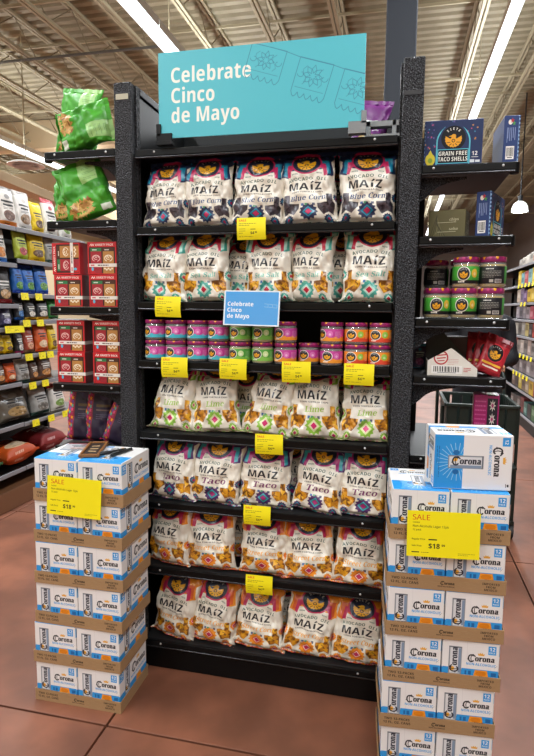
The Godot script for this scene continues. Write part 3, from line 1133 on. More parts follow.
const EDGES := [[Vector3i(0, 0, 0), Vector3i(1, 0, 0)], [Vector3i(0, 1, 0), Vector3i(1, 1, 0)], [Vector3i(0, 0, 1), Vector3i(1, 0, 1)], [Vector3i(0, 1, 1), Vector3i(1, 1, 1)],
	[Vector3i(0, 0, 0), Vector3i(0, 1, 0)], [Vector3i(1, 0, 0), Vector3i(1, 1, 0)], [Vector3i(0, 0, 1), Vector3i(0, 1, 1)], [Vector3i(1, 0, 1), Vector3i(1, 1, 1)],
	[Vector3i(0, 0, 0), Vector3i(0, 0, 1)], [Vector3i(1, 0, 0), Vector3i(1, 0, 1)], [Vector3i(0, 1, 0), Vector3i(0, 1, 1)], [Vector3i(1, 1, 0), Vector3i(1, 1, 1)]]
func lin(hex: String) -> Color:
	return C(hex).srgb_to_linear()
func make_person(at: Vector3) -> void:
	# faces the trolley (+z); both hands on its handle bar
	var coat := lin("121318")
	var pant := lin("1d222c")
	var skin := lin("b98468")
	var shoe := lin("17171a")
	var hair := lin("2a1d16")
	var B := []
	# trunk
	B.append([Vector3(0, 0.95, 0), Vector3(0, 1.12, 0.0), 0.165, 0.155, coat])
	B.append([Vector3(0, 1.12, 0), Vector3(0, 1.32, 0.02), 0.16, 0.165, coat])
	B.append([Vector3(-0.15, 1.4, 0.01), Vector3(0.15, 1.4, 0.01), 0.085, 0.085, coat])
	B.append([Vector3(0, 1.4, 0.02), Vector3(0, 1.5, 0.03), 0.07, 0.055, coat])
	for s in [-1.0, 1.0]:
		var hip := Vector3(0.09 * s, 0.92, 0)
		var knee := Vector3(0.1 * s, 0.5, 0.03 + 0.05 * s)
		var ank := Vector3(0.1 * s, 0.09, -0.02 - 0.1 * s)
		B.append([hip, knee, 0.098, 0.066, pant])
		B.append([knee, ank, 0.064, 0.048, pant])
		B.append([Vector3(ank.x, 0.045, ank.z - 0.03), Vector3(ank.x + 0.015 * s, 0.04, ank.z + 0.15), 0.045, 0.036, shoe])
		var sh := Vector3(0.2 * s, 1.39, 0.01)
		var el := Vector3(0.23 * s, 1.14, 0.06)
		var wr := Vector3(0.12 * s, 1.1, 0.235)
		B.append([sh, el, 0.066, 0.055, coat])
		B.append([el, wr.lerp(el, 0.1), 0.054, 0.04, coat])
	var mb := MB.new()
	flesh(mb, B, 0.018, 0.04)
	# neck, head, hair
	var hc := Vector3(0, 1.655, 0.05)
	var Hd := []
	Hd.append([Vector3(0, 1.46, 0.025), Vector3(0, 1.57, 0.04), 0.056, 0.054, skin])
	Hd.append([hc + Vector3(0, 0.02, -0.02), hc + Vector3(0, 0.03, 0.01), 0.09, 0.086, skin])
	Hd.append([hc + Vector3(0, -0.05, 0.03), hc + Vector3(0, -0.075, 0.045), 0.058, 0.042, skin])
	Hd.append([hc + Vector3(0, 0.0, 0.09), hc + Vector3(0, -0.025, 0.105), 0.009, 0.014, skin])
	Hd.append([hc + Vector3(-0.018, -0.062, 0.085), hc + Vector3(0.018, -0.062, 0.085), 0.008, 0.008, lin("9a5a50")])
	for s in [-1.0, 1.0]:
		Hd.append([hc + Vector3(0.086 * s, 0.01, -0.005), hc + Vector3(0.088 * s, -0.025, 0.0), 0.014, 0.01, skin])
		Hd.append([hc + Vector3(0.032 * s, 0.012, 0.082), hc + Vector3(0.034 * s, 0.012, 0.083), 0.009, 0.009, lin("2a2420")])
	flesh(mb, Hd, 0.007, 0.014)
	var Hr := []
	Hr.append([hc + Vector3(0, 0.045, -0.035), hc + Vector3(0, 0.06, 0.015), 0.092, 0.084, hair])
	Hr.append([hc + Vector3(0, 0.0, -0.06), hc + Vector3(0, -0.07, -0.06), 0.072, 0.05, hair])
	var hm := MB.new()
	flesh(hm, Hr, 0.011, 0.02)
	# hands closed round the bar, which runs along x at y 1.06, z 0.28 from here
	for s in [-1.0, 1.0]:
		var N := []
		var w := Vector3(0.12 * s, 1.103, 0.228)
		var palm := Vector3(0.115 * s, 1.098, 0.262)
		N.append([w - Vector3(0, 0.0, 0.02), palm, 0.026, 0.022, skin])
		for k in 4:
			var x: float = palm.x + (k - 1.5) * 0.021
			var l: float = [0.9, 1.0, 0.95, 0.8][k]
			var k0 := Vector3(x, 1.097, 0.27)
			var k1 := Vector3(x, 1.09, 0.27 + 0.032 * l)
			var k2 := Vector3(x, 1.064, 0.272 + 0.032 * l)
			var k3 := Vector3(x, 1.046, 0.276)
			N.append([k0, k1, 0.0095, 0.009, skin])
			N.append([k1, k2, 0.009, 0.0085, skin])
			N.append([k2, k3, 0.0085, 0.0075, skin])
		var t0 := Vector3(palm.x - 0.03 * s, 1.085, 0.245)
		N.append([palm - Vector3(0.015 * s, 0.004, 0.01), t0, 0.013, 0.011, skin])
		N.append([t0, Vector3(palm.x - 0.036 * s, 1.05, 0.262), 0.0105, 0.0095, skin])
		N.append([Vector3(palm.x - 0.036 * s, 1.05, 0.262), Vector3(palm.x - 0.03 * s, 1.04, 0.284), 0.0095, 0.008, skin])
		flesh(mb, N, 0.0045, 0.006)
	var m := StandardMaterial3D.new()
	m.vertex_color_use_as_albedo = true
	m.roughness = 0.75
	var t := thing("person", "person in a black jacket pushing a dark green trolley behind the wing shelves", "person", at)
	obj("body", mb.mesh(), m, t)
	obj("hair", hm.mesh(), m, t)
func make_cart(at: Vector3) -> void:
	# two-tier trolley, seen from its front; handle at the far end
	var t := thing("shopping_trolley", "dark green two-basket shopping trolley behind the wing shelves", "trolley", at)
	var green := mat("16241f", 0.45)
	var grey := mat("50565a", 0.35, 0.7)
	var hw := 0.235
	for tier in 2:
		var y: float = [0.66, 0.26][tier]
		var b := MB.new()
		var w: float = hw - 0.015
		var z0 := -0.26
		var z1 := 0.28
		var h := 0.24
		b.box(Vector3(0, y + 0.005, 0.01), Vector3(w * 2 - 0.04, 0.01, z1 - z0 - 0.04), 0.003)
		for s in [-1.0, 1.0]:
			for k in 9:
				var z := lerpf(z0 + 0.02, z1 - 0.02, k / 8.0)
				b.box(Vector3(s * (w - 0.008), y + h * 0.5, z), Vector3(0.008, h, 0.042), 0.002)
			for k in 6:
				var x := lerpf(-w + 0.04, w - 0.04, k / 5.0)
				b.box(Vector3(x, y + h * 0.5, z1 - 0.008 if s > 0 else z0 + 0.008), Vector3(0.058, h, 0.008), 0.002)
			b.box(Vector3(s * w, y + h, 0.01), Vector3(0.026, 0.024, z1 - z0), 0.006)
			b.box(Vector3(0, y + h, z1 if s > 0 else z0), Vector3(w * 2, 0.024, 0.026), 0.006)
		obj("basket", b.mesh(), green, t)
	for s in [-1.0, 1.0]:
		var f := MB.new()
		f.tube([Vector3(s * hw, 0.12, 0.22), Vector3(s * hw, 0.12, -0.3), Vector3(s * hw, 0.9, -0.33), Vector3(s * hw, 1.02, -0.36), Vector3(s * hw * 0.96, 1.06, -0.42)], 0.012, 8)
		f.tube([Vector3(s * hw, 0.12, 0.2), Vector3(s * hw, 0.88, 0.2)], 0.011, 8)
		obj("frame", f.mesh(), green, t)
	var hb := MB.new()
	hb.tube([Vector3(-hw * 0.96, 1.06, -0.42), Vector3(hw * 0.96, 1.06, -0.42)], 0.014, 10)
	obj("handle", hb.mesh(), green, t)
	for s in [-1.0, 1.0]:
		for z in [-0.26, 0.18]:
			var wl := MB.new()
			var side := Basis(Vector3(0, 0, 1), PI / 2)
			wl.lathe([Vector2(0, -0.014), Vector2(0.042, -0.014), Vector2(0.05, -0.01), Vector2(0.05, 0.01), Vector2(0.042, 0.014), Vector2(0, 0.014)], 18, Vector3(s * hw, 0.05, z), side)
			wl.box(Vector3(s * hw, 0.095, z), Vector3(0.04, 0.05, 0.03), 0.006)
			obj("wheel", wl.mesh(), mat("2b2d2f", 0.6), t)

# ---------------------------------------------------------------- the place
const CEIL := 5.72
var M := {}
func _ready() -> void:
	var cam := Camera3D.new()
	cam.name = "camera"
	add_child(cam)
	cam.position = Vector3(0.4103, 1.507, 2.0303)
	cam.rotation = Vector3(-0.1226, 0.2259, 0.0097)
	cam.fov = 67.81
	cam.near = 0.05
	cam.far = 80.0
	cam.current = true
	var env := Environment.new()
	env.background_mode = Environment.BG_COLOR
	env.background_color = Color(0.03, 0.03, 0.032)
	env.tonemap_mode = Environment.TONE_MAPPER_LINEAR
	env.tonemap_exposure = 1.75
	env.sdfgi_enabled = true
	env.ssao_enabled = true
	env.ssil_enabled = true
	var we := WorldEnvironment.new()
	we.name = "environment"
	we.environment = env
	add_child(we)
	make_materials()
	make_lights()
	make_shell()
	make_endcap()
	make_wings()
	make_gondolas()
	make_stacks()
	make_bags()
	make_jars()
	make_wing_goods()
	make_signs()
	make_cart(Vector3(0.96, 0, -2.03))
	make_person(Vector3(1.05, 0, -2.73))

func make_materials() -> void:
	var hammered := noise_pair(0.09, C("0b0c0e"), C("55565a"), 3, 256, 14.0, 2)
	M.hammered = tri_mat(hammered, 6.5, 0.45, 0.9, 0.4)
	M.black = mat("08090a", 0.36, 0.0, 0.32)
	M.deckpaint = mat("101113", 0.55)
	M.black_matt = mat("0a0a0b", 0.6)
	M.rail = mat("3a3b3e", 0.2, 0.7)
	M.steel = mat("8f9396", 0.35, 0.8)
	M.screw = mat("c9cccd", 0.4, 0.6)
	var fl := noise_pair(0.014, C("653e2d"), C("87543e"), 8, 512, 2.0, 6)
	M.floor = tri_mat(fl, 0.31, 0.46, 0.25)
	M.joint = mat("1c1614", 0.8)
	var deck := noise_pair(0.02, C("8a8168"), C("978e75"), 5, 256, 1.0, 3)
	M.deck = tri_mat(deck, 0.5, 0.6, 0.0)
	M.joist = mat("a69c80", 0.55)
	M.pale = mat("cbb896", 0.8)
	M.mauve = mat("8d8480", 0.85)
	M.navy = mat("1f2631", 0.6)
	M.white = mat("d9d8d3", 0.5)
	M.tag = printed(tag_art(), 0.55)
	M.sale = printed(sale_art(), 0.5)
	M.yellow = mat("f0dc12", 0.6)
	var glow := StandardMaterial3D.new()
	glow.albedo_color = Color(0.9, 0.93, 0.95)
	glow.emission_enabled = true
	glow.emission = Color(0.95, 0.98, 1.0)
	glow.emission_energy_multiplier = 2.2
	M.glow = glow
	var g := StandardMaterial3D.new()
	g.albedo_color = Color(0.95, 0.97, 0.96, 0.16)
	g.transparency = BaseMaterial3D.TRANSPARENCY_ALPHA
	g.roughness = 0.05
	M.glass = g

func strip_light(at: Vector3, length: float, label: String, wide := 1.0) -> void:
	var t := thing("strip_light", label, "ceiling light", at, Basis.IDENTITY, "fluorescent strips along the aisles")
	var key := "strip%s" % length
	if not shared.has(key):
		var h := MB.new()
		h.box(Vector3(0, 0.045, 0), Vector3(0.15, 0.05, length - 0.02), 0.008)
		for e in [-1.0, 1.0]:
			h.box(Vector3(e * 0.078, 0.025, 0), Vector3(0.006, 0.09, length - 0.02), 0.002)
		var d := MB.new()
		var pr := PackedVector2Array()
		for i in 13:
			var a := PI * i / 12.0
			pr.push_back(Vector2(-0.072 * cos(a), 0.018 - 0.045 * sin(a)))
		d.slab(pr, length - 0.03, Vector3(0, 0, -length * 0.5 + 0.015))
		shared[key] = [h.mesh(), d.mesh()]
		var ut := MB.new()  # extra glowing tube on top, added to light the ceiling
		ut.tube([Vector3(0, 0.082, -length * 0.5 + 0.03), Vector3(0, 0.082, length * 0.5 - 0.03)], 0.014, 8)
		shared.added_uptube = ut.mesh()
	obj("housing", shared[key][0], M.white, t, Vector3.ZERO, Basis.from_scale(Vector3(wide, 1, 1)))
	obj("diffuser_tube", shared[key][1], M.glow, t, Vector3.ZERO, Basis.from_scale(Vector3(wide, 1, 1)))
	for s in [-1.0, 1.0]:
		var rod := MB.new()
		rod.tube([Vector3(0, 0.08, s * length * 0.36), Vector3(0, CEIL - at.y - 0.12, s * length * 0.36)], 0.006, 6)
		obj("hanger", rod.mesh(), M.joist, t)
	var l := AreaLight3D.new()
	l.name = "strip_lamp"
	l.area_size = Vector2(0.144 * wide, length - 0.04)
	l.light_energy = 7.0
	l.light_color = Color(0.97, 0.985, 1.0)
	l.area_range = 40.0
	l.area_attenuation = 2.0
	l.shadow_enabled = true
	t.add_child(l)
	l.position = Vector3(0, -0.04, 0)
	l.rotation = Vector3(-PI / 2, 0, 0)
	# added: an upward tube and lamp on each fitting, to brighten the roof deck
	obj("uplight_tube", shared.added_uptube, M.glow, t)
	var u := AreaLight3D.new()
	u.name = "strip_uplamp"
	u.area_size = Vector2(0.12, length - 0.04)
	u.light_energy = 2.2
	u.light_color = Color(0.97, 0.985, 1.0)
	u.area_range = 40.0
	u.area_attenuation = 2.0
	u.shadow_enabled = true
	t.add_child(u)
	u.position = Vector3(0, 0.105, 0)
	u.rotation = Vector3(PI / 2, 0, 0)

func make_lights() -> void:
	var rows := [[-6.85, "in the row over the left aisle", 1.8], [-2.3, "in the row above the teal sign", 1.25], [1.44, "in the row above the taco shell boxes", 0.8], [-11.2, "in the row farthest left", 1.25]]
	for r in rows:
		for k in 8:
			var z := 5.0 - k * 3.6
			if r[0] < -10.0 and k < 2:
				continue
			strip_light(Vector3(r[0], 4.52, z), 3.6, "%s fluorescent strip from the entrance, %s" % [ordinal(k), r[1]], r[2])

func make_shell() -> void:
	# floor of scored slabs; joints at x -0.565 + 1.718 i and z 0.335 - 1.805 j
	var fb := structure(obj("floor", boxm(Vector3(19.0, 0.1, 36.0)), M.joint, self, Vector3(-3.75, -0.066, -10.0)), "terracotta stained concrete floor scored into large squares")
	var slab := boxm(Vector3(1.718 - 0.008, 0.04, 1.805 - 0.008), 0.002)
	for i in range(-8, 4):
		for j in range(-4, 15):
			var o := obj("slab", slab, M.floor, fb, Vector3(-0.565 + 1.718 * (i + 0.5), -0.02, 0.335 - 1.805 * (j + 0.5)) - fb.position)
	# ceiling: ribbed steel deck, bar joists along z, bridging along x
	var d := MB.new()
	var x0 := -13.2
	var x1 := 5.6
	var z := 7.8
	while z > -27.8:
		for q in [[0.0, 0.0, 0.09, 0.0], [0.09, 0.0, 0.115, 0.045], [0.115, 0.045, 0.175, 0.045], [0.175, 0.045, 0.2, 0.0]]:
			var za: float = z - q[0]
			var zb: float = z - q[2]
			var nn := Vector3(0, -(q[2] - q[0]), -(q[3] - q[1])).normalized()
			nn = Vector3(0, -1, 0) if q[1] == q[3] else Vector3(0, -0.5, 0.87 if q[3] < q[1] else -0.87)
			d.quad(Vector3(x0, CEIL + q[1], za), Vector3(x1, CEIL + q[1], za), Vector3(x1, CEIL + q[3], zb), Vector3(x0, CEIL + q[3], zb), nn)
		z -= 0.2
	d.box(Vector3((x0 + x1) / 2, CEIL + 0.12, -10), Vector3(x1 - x0, 0.1, 36.0))
	var ce := structure(obj("ceiling", d.mesh(), M.deck), "tan ribbed steel roof deck on open bar joists")
	var ch := MB.new()
	var wb := MB.new()
	var zl := 35.0
	for y in [-0.46, -0.02]:
		for sx in [-0.028, 0.028]:
			ch.box(Vector3(sx, y, 0), Vector3(0.04, 0.045, zl), 0.004)
	var k := 0
	var zz := -zl / 2
	while zz < zl / 2 - 0.6:
		var a := Vector3(0, -0.46 if k % 2 == 0 else -0.03, zz)
		var b := Vector3(0, -0.03 if k % 2 == 0 else -0.46, zz + 0.56)
		wb.tube([a, b], 0.009, 5, false)
		zz += 0.56
		k += 1
	var chm := ch.mesh()
	var wbm := wb.mesh()
	for i in range(-8, 6):
		var x := -0.52 + 0.915 * 1.0 * i if true else 0.0
		x = -0.53 + 0.93 * i
		if x > 5.4 or x < -13:
			continue
		var jo := obj("joist", chm, M.joist, ce, Vector3(x, CEIL, -10))
		obj("joist_web", wbm, mat("80755a", 0.6), jo)
	for i in range(-13, -8):
		var jo := obj("joist", chm, M.joist, ce, Vector3(-0.53 + 0.93 * i, CEIL, -10))
		obj("joist_web", wbm, mat("80755a", 0.6), jo)
	var br := boxm(Vector3(18.8, 0.035, 0.03))
	for i in 14:
		obj("bridging", br, M.joist, ce, Vector3(-3.8, CEIL - (0.1 if i % 2 else 0.43), -1.2 - i * 1.75))
	# a dark conduit and a round duct under the deck
	var pipe := MB.new()
	pipe.tube([Vector3(-13, CEIL - 0.53, -5.9), Vector3(-3.0, CEIL - 0.53, -5.9)], 0.02, 8)
	tag(obj("conduit_pipe", pipe.mesh(), mat("63635f", 0.6)), "dark conduit pipe running across under the joists", "pipe")
	var duct := MB.new()
	duct.tube([Vector3(-0.6, 4.9, -10.6), Vector3(0.95, 4.9, -10.6)], 0.3, 20)
	tag(obj("air_duct", duct.mesh(), mat("a3906b", 0.5)), "tan round air duct behind the taco shell box", "duct")
	# walls
	structure(obj("wall_right", boxm(Vector3(0.2, CEIL + 0.2, 36)), M.mauve, self, Vector3(5.6, CEIL / 2, -10)), "plain grey mauve side wall beyond the far aisle")
	structure(obj("wall_left", boxm(Vector3(0.2, CEIL + 0.2, 36)), M.pale, self, Vector3(-13.2, CEIL / 2, -10)), "beige side wall")
	structure(obj("wall_back", boxm(Vector3(19, CEIL + 0.2, 0.2)), M.mauve, self, Vector3(-3.8, CEIL / 2, -27.8)), "plain grey back wall")
	structure(obj("wall_front", boxm(Vector3(19, CEIL + 0.2, 0.2)), M.pale, self, Vector3(-3.8, CEIL / 2, 7.9)), "beige wall at the entrance side")
	# bulkhead and soffit in the far left corner
	structure(obj("wall_bulkhead", boxm(Vector3(7.6, 0.62, 0.3), 0.01), M.pale, self, Vector3(-9.3, CEIL - 0.32, -10.0)), "beige bulkhead hung under the roof deck")
	structure(obj("wall_soffit", boxm(Vector3(9.0, 1.35, 0.25), 0.01), M.pale, self, Vector3(-8.6, 4.55, -12.6)), "beige soffit wall above the far department")
	var sof := MB.new()
	sof.box(Vector3.ZERO, Vector3(0.3, 0.16, 8.0), 0.01)
	structure(obj("trim_1", sof.mesh(), M.pale, self, Vector3(-6.4, 3.62, -8.4), rot(0, 8, 0)), "pale beam below the soffit")
	# building column
	var col := MB.new()
	col.box(Vector3.ZERO, Vector3(0.2, CEIL, 0.2), 0.008)
	structure(obj("column", col.mesh(), M.navy, self, Vector3(0.365, CEIL / 2, -2.1)), "dark slate square steel column behind the endcap")
	# round white vent near the left strip and a pendant far right
	var v := thing("round_vent", "round white ceiling vent hanging below the left strip light", "vent", Vector3(-5.33, 3.7, -6.0))
	var vb := MB.new()
	vb.lathe([Vector2(0, 0.03), Vector2(0.2, 0.03), Vector2(0.27, 0.0), Vector2(0.28, -0.015), Vector2(0.26, -0.02), Vector2(0.2, 0.0), Vector2(0.19, -0.005)], 32)
	obj("rim", vb.mesh(), mat("f4f4f2", 0.5), v)
	var vc := MB.new()
	for q in [0.17, 0.1]:
		vc.lathe([Vector2(q, -0.005), Vector2(q + 0.025, -0.03), Vector2(q + 0.03, -0.026), Vector2(q + 0.005, 0.0)], 28)
	vc.lathe([Vector2(0, -0.02), Vector2(0.06, -0.02), Vector2(0.065, -0.012), Vector2(0, 0.0)], 20)
	obj("louvre", vc.mesh(), mat("c9cbcb", 0.5), v)
	var vs := MB.new()
	vs.tube([Vector3(0, 0.02, 0), Vector3(0, CEIL - 3.76, 0)], 0.008, 8)
	obj("hanger", vs.mesh(), M.joist, v)
	var p := thing("pendant_lamp", "white dome pendant lamp beyond the right wing shelves", "pendant lamp", Vector3(2.64, 3.42, -10))
	var ps := MB.new()
	ps.lathe([Vector2(0.145, 0.0), Vector2(0.15, 0.02), Vector2(0.14, 0.09), Vector2(0.11, 0.15), Vector2(0.06, 0.19), Vector2(0.03, 0.2)], 28)
	ps.lathe([Vector2(0.0, 0.0), Vector2(0.145, 0.0)], 28)
	var pg := StandardMaterial3D.new()
	pg.albedo_color = Color(0.95, 0.96, 0.94)
	pg.emission_enabled = true
	pg.emission = Color(0.95, 0.97, 0.95)
	pg.emission_energy_multiplier = 1.0
	obj("shade_lamp", ps.mesh(), pg, p)
	var pc := MB.new()
	pc.lathe([Vector2(0, 0.19), Vector2(0.045, 0.19), Vector2(0.045, 0.3), Vector2(0.012, 0.32), Vector2(0.012, CEIL - 3.5)], 14)
	obj("stem", pc.mesh(), mat("23282d", 0.5), p)
	var pl := OmniLight3D.new()
	pl.name = "pendant_bulb"
	pl.light_energy = 1.5
	pl.omni_range = 30
	pl.light_size = 0.1
	pl.shadow_enabled = true
	p.add_child(pl)
	pl.position = Vector3(0, -0.06, 0)

# heights of the seven shelf surfaces, from the top
const SH := [2.097, 1.812, 1.53, 1.3, 1.015, 0.728, 0.45, 0.13]
func lip_mesh(w: float) -> Array:
	var key := "lip%s" % w
	if not shared.has(key):
		var a := MB.new()
		a.box(Vector3(0, -0.013, 0), Vector3(w, 0.026, 0.014), 0.003)
		var b := MB.new()
		b.tube([Vector3(-w / 2, -0.029, 0.002), Vector3(w / 2, -0.029, 0.002)], 0.0045, 10)
		shared[key] = [a.mesh(), b.mesh()]
	return shared[key]
func screw_mesh() -> ArrayMesh:
	if not shared.has("screw"):
		var s := MB.new()
		s.lathe([Vector2(0.0042, 0), Vector2(0.0042, 0.001), Vector2(0.003, 0.0022), Vector2(0, 0.0026)], 12, Vector3.ZERO, rot(90, 0, 0))
		shared.screw = s.mesh()
	return shared.screw
func shelf_part(parent: Node, xc: float, w: float, y: float, z_front: float, depth: float) -> Node3D:
	var deck := MB.new()
	deck.box(Vector3(0, -0.009, -depth / 2), Vector3(w, 0.018, depth), 0.002)
	var s := obj("shelf", deck.mesh(), M.deckpaint, parent, Vector3(xc, y, z_front - 0.012))
	var lm := lip_mesh(w)
	obj("lip", lm[0], M.black, s, Vector3(0, 0, 0.006))
	obj("lip_rail", lm[1], M.rail, s, Vector3(0, 0, 0.006))
	for e in [-1.0, 1.0]:
		obj("screw", screw_mesh(), M.screw, s, Vector3(e * (w / 2 - w * 0.06 - 0.02), -0.011, 0.0128))
	return s
func make_endcap() -> void:
	var t := thing("endcap_shelving", "tall black metal endcap shelving unit between the two carton stacks", "shelving")
	var post := MB.new()
	post.box(Vector3(0, 1.1695, -0.03), Vector3(0.0695, 2.339, 0.06), 0.004)
	var pm := post.mesh()
	for x in [-0.6222, 0.4342]:
		obj("post", pm, M.hammered, t, Vector3(x, 0, 0))
	# slotted inner uprights
	for e in [[-0.5835, 1.0], [0.3955, -1.0]]:
		var up := MB.new()
		up.box(Vector3(0, 1.17, -0.047), Vector3(0.008, 2.33, 0.03), 0.001)
		var u := obj("upright", up.mesh(), M.hammered, t, Vector3(e[0], 0, 0))
		var sl := MB.new()
		for k in 88:
			sl.box(Vector3(e[1] * 0.0037, 0.06 + k * 0.0258, -0.047), Vector3(0.0016, 0.013, 0.006))
		obj("slots", sl.mesh(), mat("040404", 0.9), u)
	for x in [-0.592, 0.404]:
		obj("side_panel", boxm(Vector3(0.014, 2.31, 0.5), 0.002), M.black, t, Vector3(x, 1.165, -0.31))
		obj("top_rail", boxm(Vector3(0.03, 0.03, 0.5), 0.004), M.black, t, Vector3(x, 2.322, -0.31))
	obj("back_panel", boxm(Vector3(0.99, 2.3, 0.012)), M.black_matt, t, Vector3(-0.094, 1.16, -0.545))
	for i in 7:
		shelf_part(t, -0.0945, 0.968, SH[i], -0.01, 0.5)
	var base := shelf_part(t, -0.0945, 0.968, SH[7], -0.006, 0.5)
	base.name = "base_deck"
	obj("kick_plate", boxm(Vector3(0.985, 0.098, 0.012), 0.002), M.black, t, Vector3(-0.0945, 0.049, -0.028))
	# sticker on the left post, strip on the right one
	obj("sticker", boxm(Vector3(0.05, 0.02, 0.001)), mat("b9b49c", 0.6), t, Vector3(-0.622, 2.287, 0.0006))
	obj("label_slot", boxm(Vector3(0.056, 0.014, 0.002)), mat("2d2d2f", 0.6), t, Vector3(0.432, 2.226, 0.0006))

func gusset(w: float, h: float, side: float) -> ArrayMesh:
	var pg := PackedVector2Array([Vector2(0, 0), Vector2(side * w, 0)])
	for i in 9:
		var a := i / 8.0
		pg.push_back(Vector2(side * w * pow(1.0 - a, 1.0) * (1.0 - 0.35 * sin(PI * a)), -h * a * (0.6 + 0.4 * a) - 0.008))
	var b := MB.new()
	b.slab(pg, 0.004)
	return b.mesh()
const WR := [1.992, 1.757, 1.478, 1.277, 0.99]
const WL := [2.106, 1.843, 1.507, 1.195, 0.93]
func make_wings() -> void:
	for side in [1.0, -1.0]:
		var t := thing("wing_shelving", "black wing shelves right of the endcap, holding taco shells and jars" if side > 0 else "black wing shelves left of the endcap, holding green bags and red boxes", "shelving")
		var w := 0.295
		var xin := 0.472 if side > 0 else -0.66
		for i in 5:
			var y: float = WR[i] if side > 0 else WL[i]
			var dp := 0.6 if (i == 4 and side > 0) else 0.42
			var s := shelf_part(t, xin + side * w / 2, w, y, -0.008, dp)
			# rounded outer end
			var e := MB.new()
			e.lathe([Vector2(0, 0.001), Vector2(0.012, 0.001), Vector2(0.0155, -0.002), Vector2(0.0155, -0.034), Vector2(0.012, -0.037), Vector2(0, -0.037)], 14, Vector3(side * w / 2, 0, -0.004))
			obj("end_cap", e.mesh(), M.black, s)
			obj("bracket", gusset(0.15, 0.07, side), M.hammered, s, Vector3(-side * w / 2, -0.034, -0.03))
		# rear upright that carries the shelves
		obj("rear_upright", boxm(Vector3(0.03, 2.2, 0.04), 0.003), M.black, t, Vector3(xin + side * 0.015, 1.1, -0.45))

# ---------------------------------------------------------------- aisle shelving and its goods
func gondola(label: String, x: float, dir: float, z0: float, z1: float, heights: Array, top: float, kick: Material, step_z: float, heights2: Array) -> Node3D:
	var t := thing("grocery_gondola", label, "shelving")
	var L := z0 - z1
	var zc := (z0 + z1) / 2
	obj("base_box", boxm(Vector3(0.5, 0.15, L), 0.004), kick, t, Vector3(x - dir * 0.27, 0.075, zc))
	obj("back_panel", boxm(Vector3(0.02, top, L)), M.black_matt, t, Vector3(x - dir * 0.5, top / 2, zc))
	for z in [z0, step_z, z1]:
		obj("upright", boxm(Vector3(0.04, top, 0.03)), M.black_matt, t, Vector3(x - dir * 0.47, top / 2, z))
	for sec in 2:
		var hs: Array = heights if sec == 0 else heights2
		var a := z0 if sec == 0 else step_z
		var b := step_z if sec == 0 else z1
		for y in hs:
			var s := obj("shelf", boxm(Vector3(0.46, 0.02, a - b - 0.006), 0.002), M.black, t, Vector3(x - dir * 0.25, y - 0.012, (a + b) / 2))
			obj("price_rail", boxm(Vector3(0.012, 0.032, a - b - 0.008), 0.003), mat("8b8d93", 0.4), s, Vector3(dir * 0.238, -0.006, 0))
	return t
var cheap := {}
func cheap_bag(w: float, h: float, d: float, sd: int) -> Array:
	var key := "%d|%d|%d|%d" % [roundi(w * 50), roundi(h * 50), roundi(d * 100), sd % 3]
	if not cheap.has(key):
		cheap[key] = bag_meshes(w, h, d, 300 + sd % 3, 0.03, 0.0, 0.8, 20, 14)
	return cheap[key]
func gondola_tag(x: float, y: float, z: float, w: float, h: float, label: String, group: String, turn: float) -> void:
	if not shared.has("curl"):
		var b := MB.new()
		b.box(Vector3(0, -0.5, 0), Vector3(1, 1, 0.02), 0.0)
		shared.curl = b.mesh()
	var o := obj("shelf_tag", boxm(Vector3(w, h, 0.0012)), M.tag, self, Vector3(x, y - h / 2, z), rot(0, turn, 0) * rot(-6, 0, 0))
	tag(o, label, "price tag", group)
